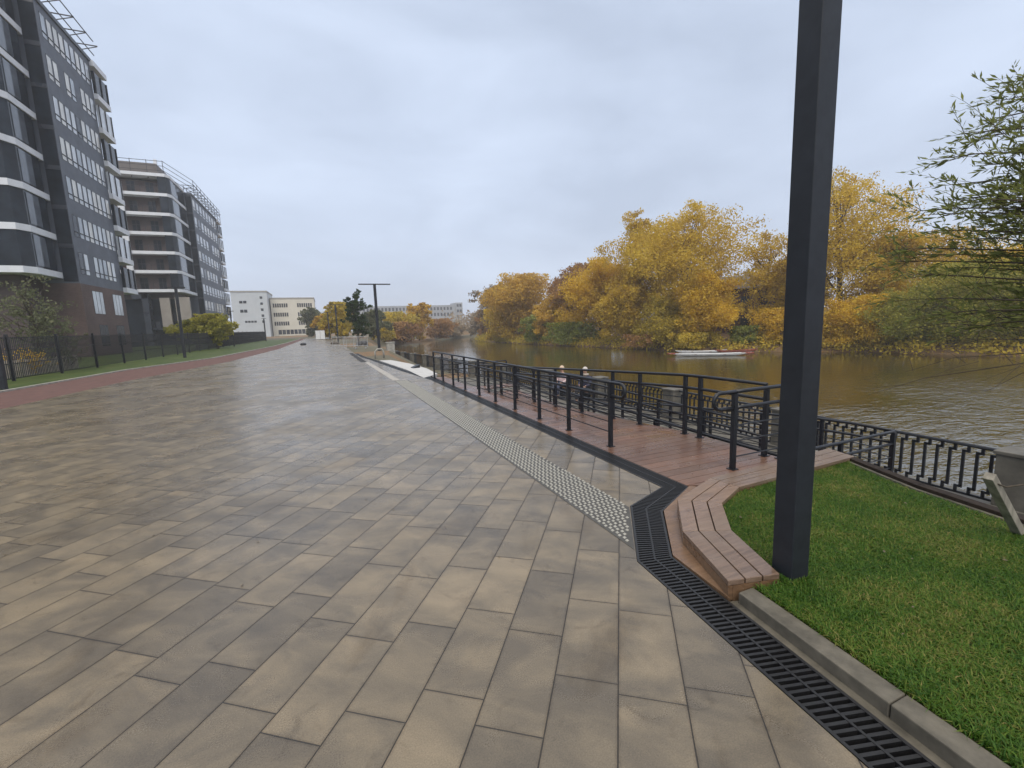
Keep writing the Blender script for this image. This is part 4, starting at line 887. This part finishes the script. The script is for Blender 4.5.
# ------------------------------------------------------------------ left fences
fe=thing('mesh_fence','dark mesh fence with square posts along the lawn','fence',(-12.3,40,0)); fy=21.8; k=0
pitch=3.7
def fx(y): return -12.45+.008*(y-22)
panel=None
while fy<106:
    x=fx(fy); q=MB(); q.box((x-.045,fy-.045,-.05),(x+.045,fy+.045,2.0)); part(q,'post',M['steel'],fe)
    q=MB(); x2=fx(fy+pitch)
    for z in (.12,.75,1.35,1.85): q.beam((x,fy+.05,z),(x2,fy+pitch-.05,z),.02,.03)
    nb=30
    for j in range(nb):
        t_=(j+.5)/nb; q.beam((x+(x2-x)*t_,fy+pitch*t_,.1),(x+(x2-x)*t_,fy+pitch*t_,1.9),.02,.02)
    part(q,'panel',M['steel'],fe); fy+=pitch
pk=thing('picket_fence','low pale picket fence behind the dark mesh fence','fence',(-13.6,30,0)); q=MB(); q2=MB()
for j in range(70):
    yy=22+j*.17; q.box((-13.6,yy,.02),(-13.57,yy+.09,.82+.02*math.sin(j)))
for z in (.25,.65): q2.box((-13.64,21.9,z),(-13.602,34,z+.07))
part(q,'pickets',simple('pale_picket',(.34,.30,.25),.7,.2,6.),pk); part(q2,'rail',simple('picket_rail',(.28,.25,.2),.7,.2,6.),pk)
# ------------------------------------------------------------------ work site clutter far along the promenade
cb=thing('white_cabinet','white site cabinet standing alone at the end of the promenade','cabinet',(-.9,92,0)); q=MB(); q.box((-1.7,91.4,.06),(-.1,92.6,1.72)); part(q,'body',M['white'],cb,bevel=.03)
q=MB(); q.box((-.93,91.37,.15),(-.88,91.398,1.65)); part(q,'door_gap',M['concrete'],cb); q=MB(); q.box((-1.72,91.38,1.722),(-.08,92.62,1.78)); part(q,'lid',M['concrete'],cb); q=MB(); q.box((-1.6,91.5,0),(-.2,92.5,.058)); part(q,'base',M['steel'],cb)
def barrier(label,x,y,w,rot):
    th=thing('crowd_barrier',label,'barrier',(x,y,0),'steel barriers closing the promenade'); th.rotation_euler.z=rot
    q=MB(); q.tube([(-w/2,0,.1),(-w/2,0,1.05),(w/2,0,1.05),(w/2,0,.1)],.025,6); q.tube([(-w/2,0,.25),(w/2,0,.25)],.02,6); o=q.build('frame',simple('galvanised',(.36,.37,.38),.45,.15,8.) if 'galvanised' not in bpy.data.materials else bpy.data.materials['galvanised'],None); o.parent=th
    q=MB()
    for j in range(9): q.tube([(-w/2+w*(j+1)/10,0,.25),(-w/2+w*(j+1)/10,0,1.05)],.012,4)
    o=q.build('bars',bpy.data.materials['galvanised'],None); o.parent=th
    for s in (-1,1):
        q=MB(); q.box((s*w*.35-.03,-.25,0),(s*w*.35+.03,.25,.1)); o=q.build('foot',bpy.data.materials['galvanised'],None); o.parent=th
    return th
bq=[gnd(p_,348.5) for p_ in (340,351,361)]
barrier('leftmost grey steel barrier across the promenade beyond the paving',*bq[0],1.2,.05)
barrier('middle grey steel barrier across the promenade beyond the paving',*bq[1],1.2,-.04)
barrier('rightmost grey steel barrier below the dark poplar',*bq[2],1.2,-.3)
q=MB()
for j in range(16): q.blob((R.uniform(3.0,3.9),R.uniform(48.2,49.2),R.uniform(.0,.35)),R.uniform(.15,.3),1,1,.8,5)
tag(q.build('rubble_heap',simple('black_sacks',(.025,.025,.03),.4,.3,5.)),'dark heap of sacks at the foot of the steel barriers','sack heap')
q=MB(); sh=[(2.92,14.7),(3.6,15.6),(3.72,18),(3.56,21),(3.1,24.2),(2.55,24.4),(2.92,17.9)]; q.prism(sh,-.1,.012); tag(q.build('white_sheet',M['sheet']),'white sheet lying along the drain beyond the deck','sheet')
q=MB(); q.prism([(3.25,18.4),(3.55,18.5),(3.5,18.75),(3.2,18.7)],.013,[.03,.14,.16,.04]); tag(q.build('tarpaulin_scrap',M['steel']),'small dark scrap lying on the white sheet','scrap')
q=MB(); q.tube([(2.6,27.,-.05),(2.6,27.,.35),(2.75,27.05,.5),(3.0,27.1,.5),(3.1,27.1,.3),(3.1,27.1,-.05)],.05,8); tag(q.build('bent_pipe',M['concrete'],smooth=True),'grey bent pipe sticking out beside the white sheet','pipe')
q=MB(); q.prism([(4.35,35.6),(4.95,35.6),(4.95,36.1),(4.35,36.1)],-.3,.55); q.prism([(4.3,35.55),(5.0,35.55),(5.0,36.15),(4.3,36.15)],.552,.62); tag(q.build('concrete_block',M['concrete'],bevel=.02),'pale concrete block beside the T topped lamp post','block')
q=MB(); q.blob((-2.6,60,.12),.3,1.2,1,.6,6); q.box((-2.9,59.9,0),(-2.3,60.2,.12)); tag(q.build('rubble_bag',M['steel']),'small dark bag left on the promenade before the white cabinet','bag')
q=MB(); q.blob((1.0,58,.1),.4,1.3,1,.6,6); q.box((.6,57.8,0),(1.4,58.2,.1)); tag(q.build('rubble_bag',M['bark']),'low brown heap left on the paving before the lamp post','heap')
# fallen leaves and small litter on the paving and lawn
q=MB()
for j in range(105):
    if j<25: x,y,z=R.uniform(2.4,4.6),R.uniform(.5,2.6),.085
    else: x,y,z=R.uniform(-6,2.2),R.uniform(2,20),.004
    a=R.uniform(0,6.28); L=R.uniform(.008,.018); dx,dy=math.cos(a)*L,math.sin(a)*L
    if j<25 and not inside(np.array([[x,y]]),lawn)[0]: continue
    q.poly([(x-dx,y-dy,z),(x+dy*.5,y-dx*.5,z+.004),(x+dx,y+dy,z+.003),(x-dy*.5,y+dx*.5,z+.001)])
tag(q.build('leaves',LF['bare']),'scattered small fallen leaves on paving and grass','leaves',kind='stuff')
# ------------------------------------------------------------------ haze
hzm=bpy.data.materials.new('haze_air'); hzm.use_nodes=True; nt=hzm.node_tree; nt.nodes.remove(nt.nodes['Principled BSDF']); pv=nt.nodes.new('ShaderNodeVolumePrincipled')
pv.inputs['Color'].default_value=(.93,.95,1.,1); pv.inputs['Density'].default_value=.0008; pv.inputs['Anisotropy'].default_value=.2; nt.links.new(pv.outputs[0],nt.nodes['Material Output'].inputs['Volume'])
q=MB(); q.box((-810,-330,-4.6),(1510,810,44)); hz_=q.build('haze',hzm); tag(hz_,kind='stuff')
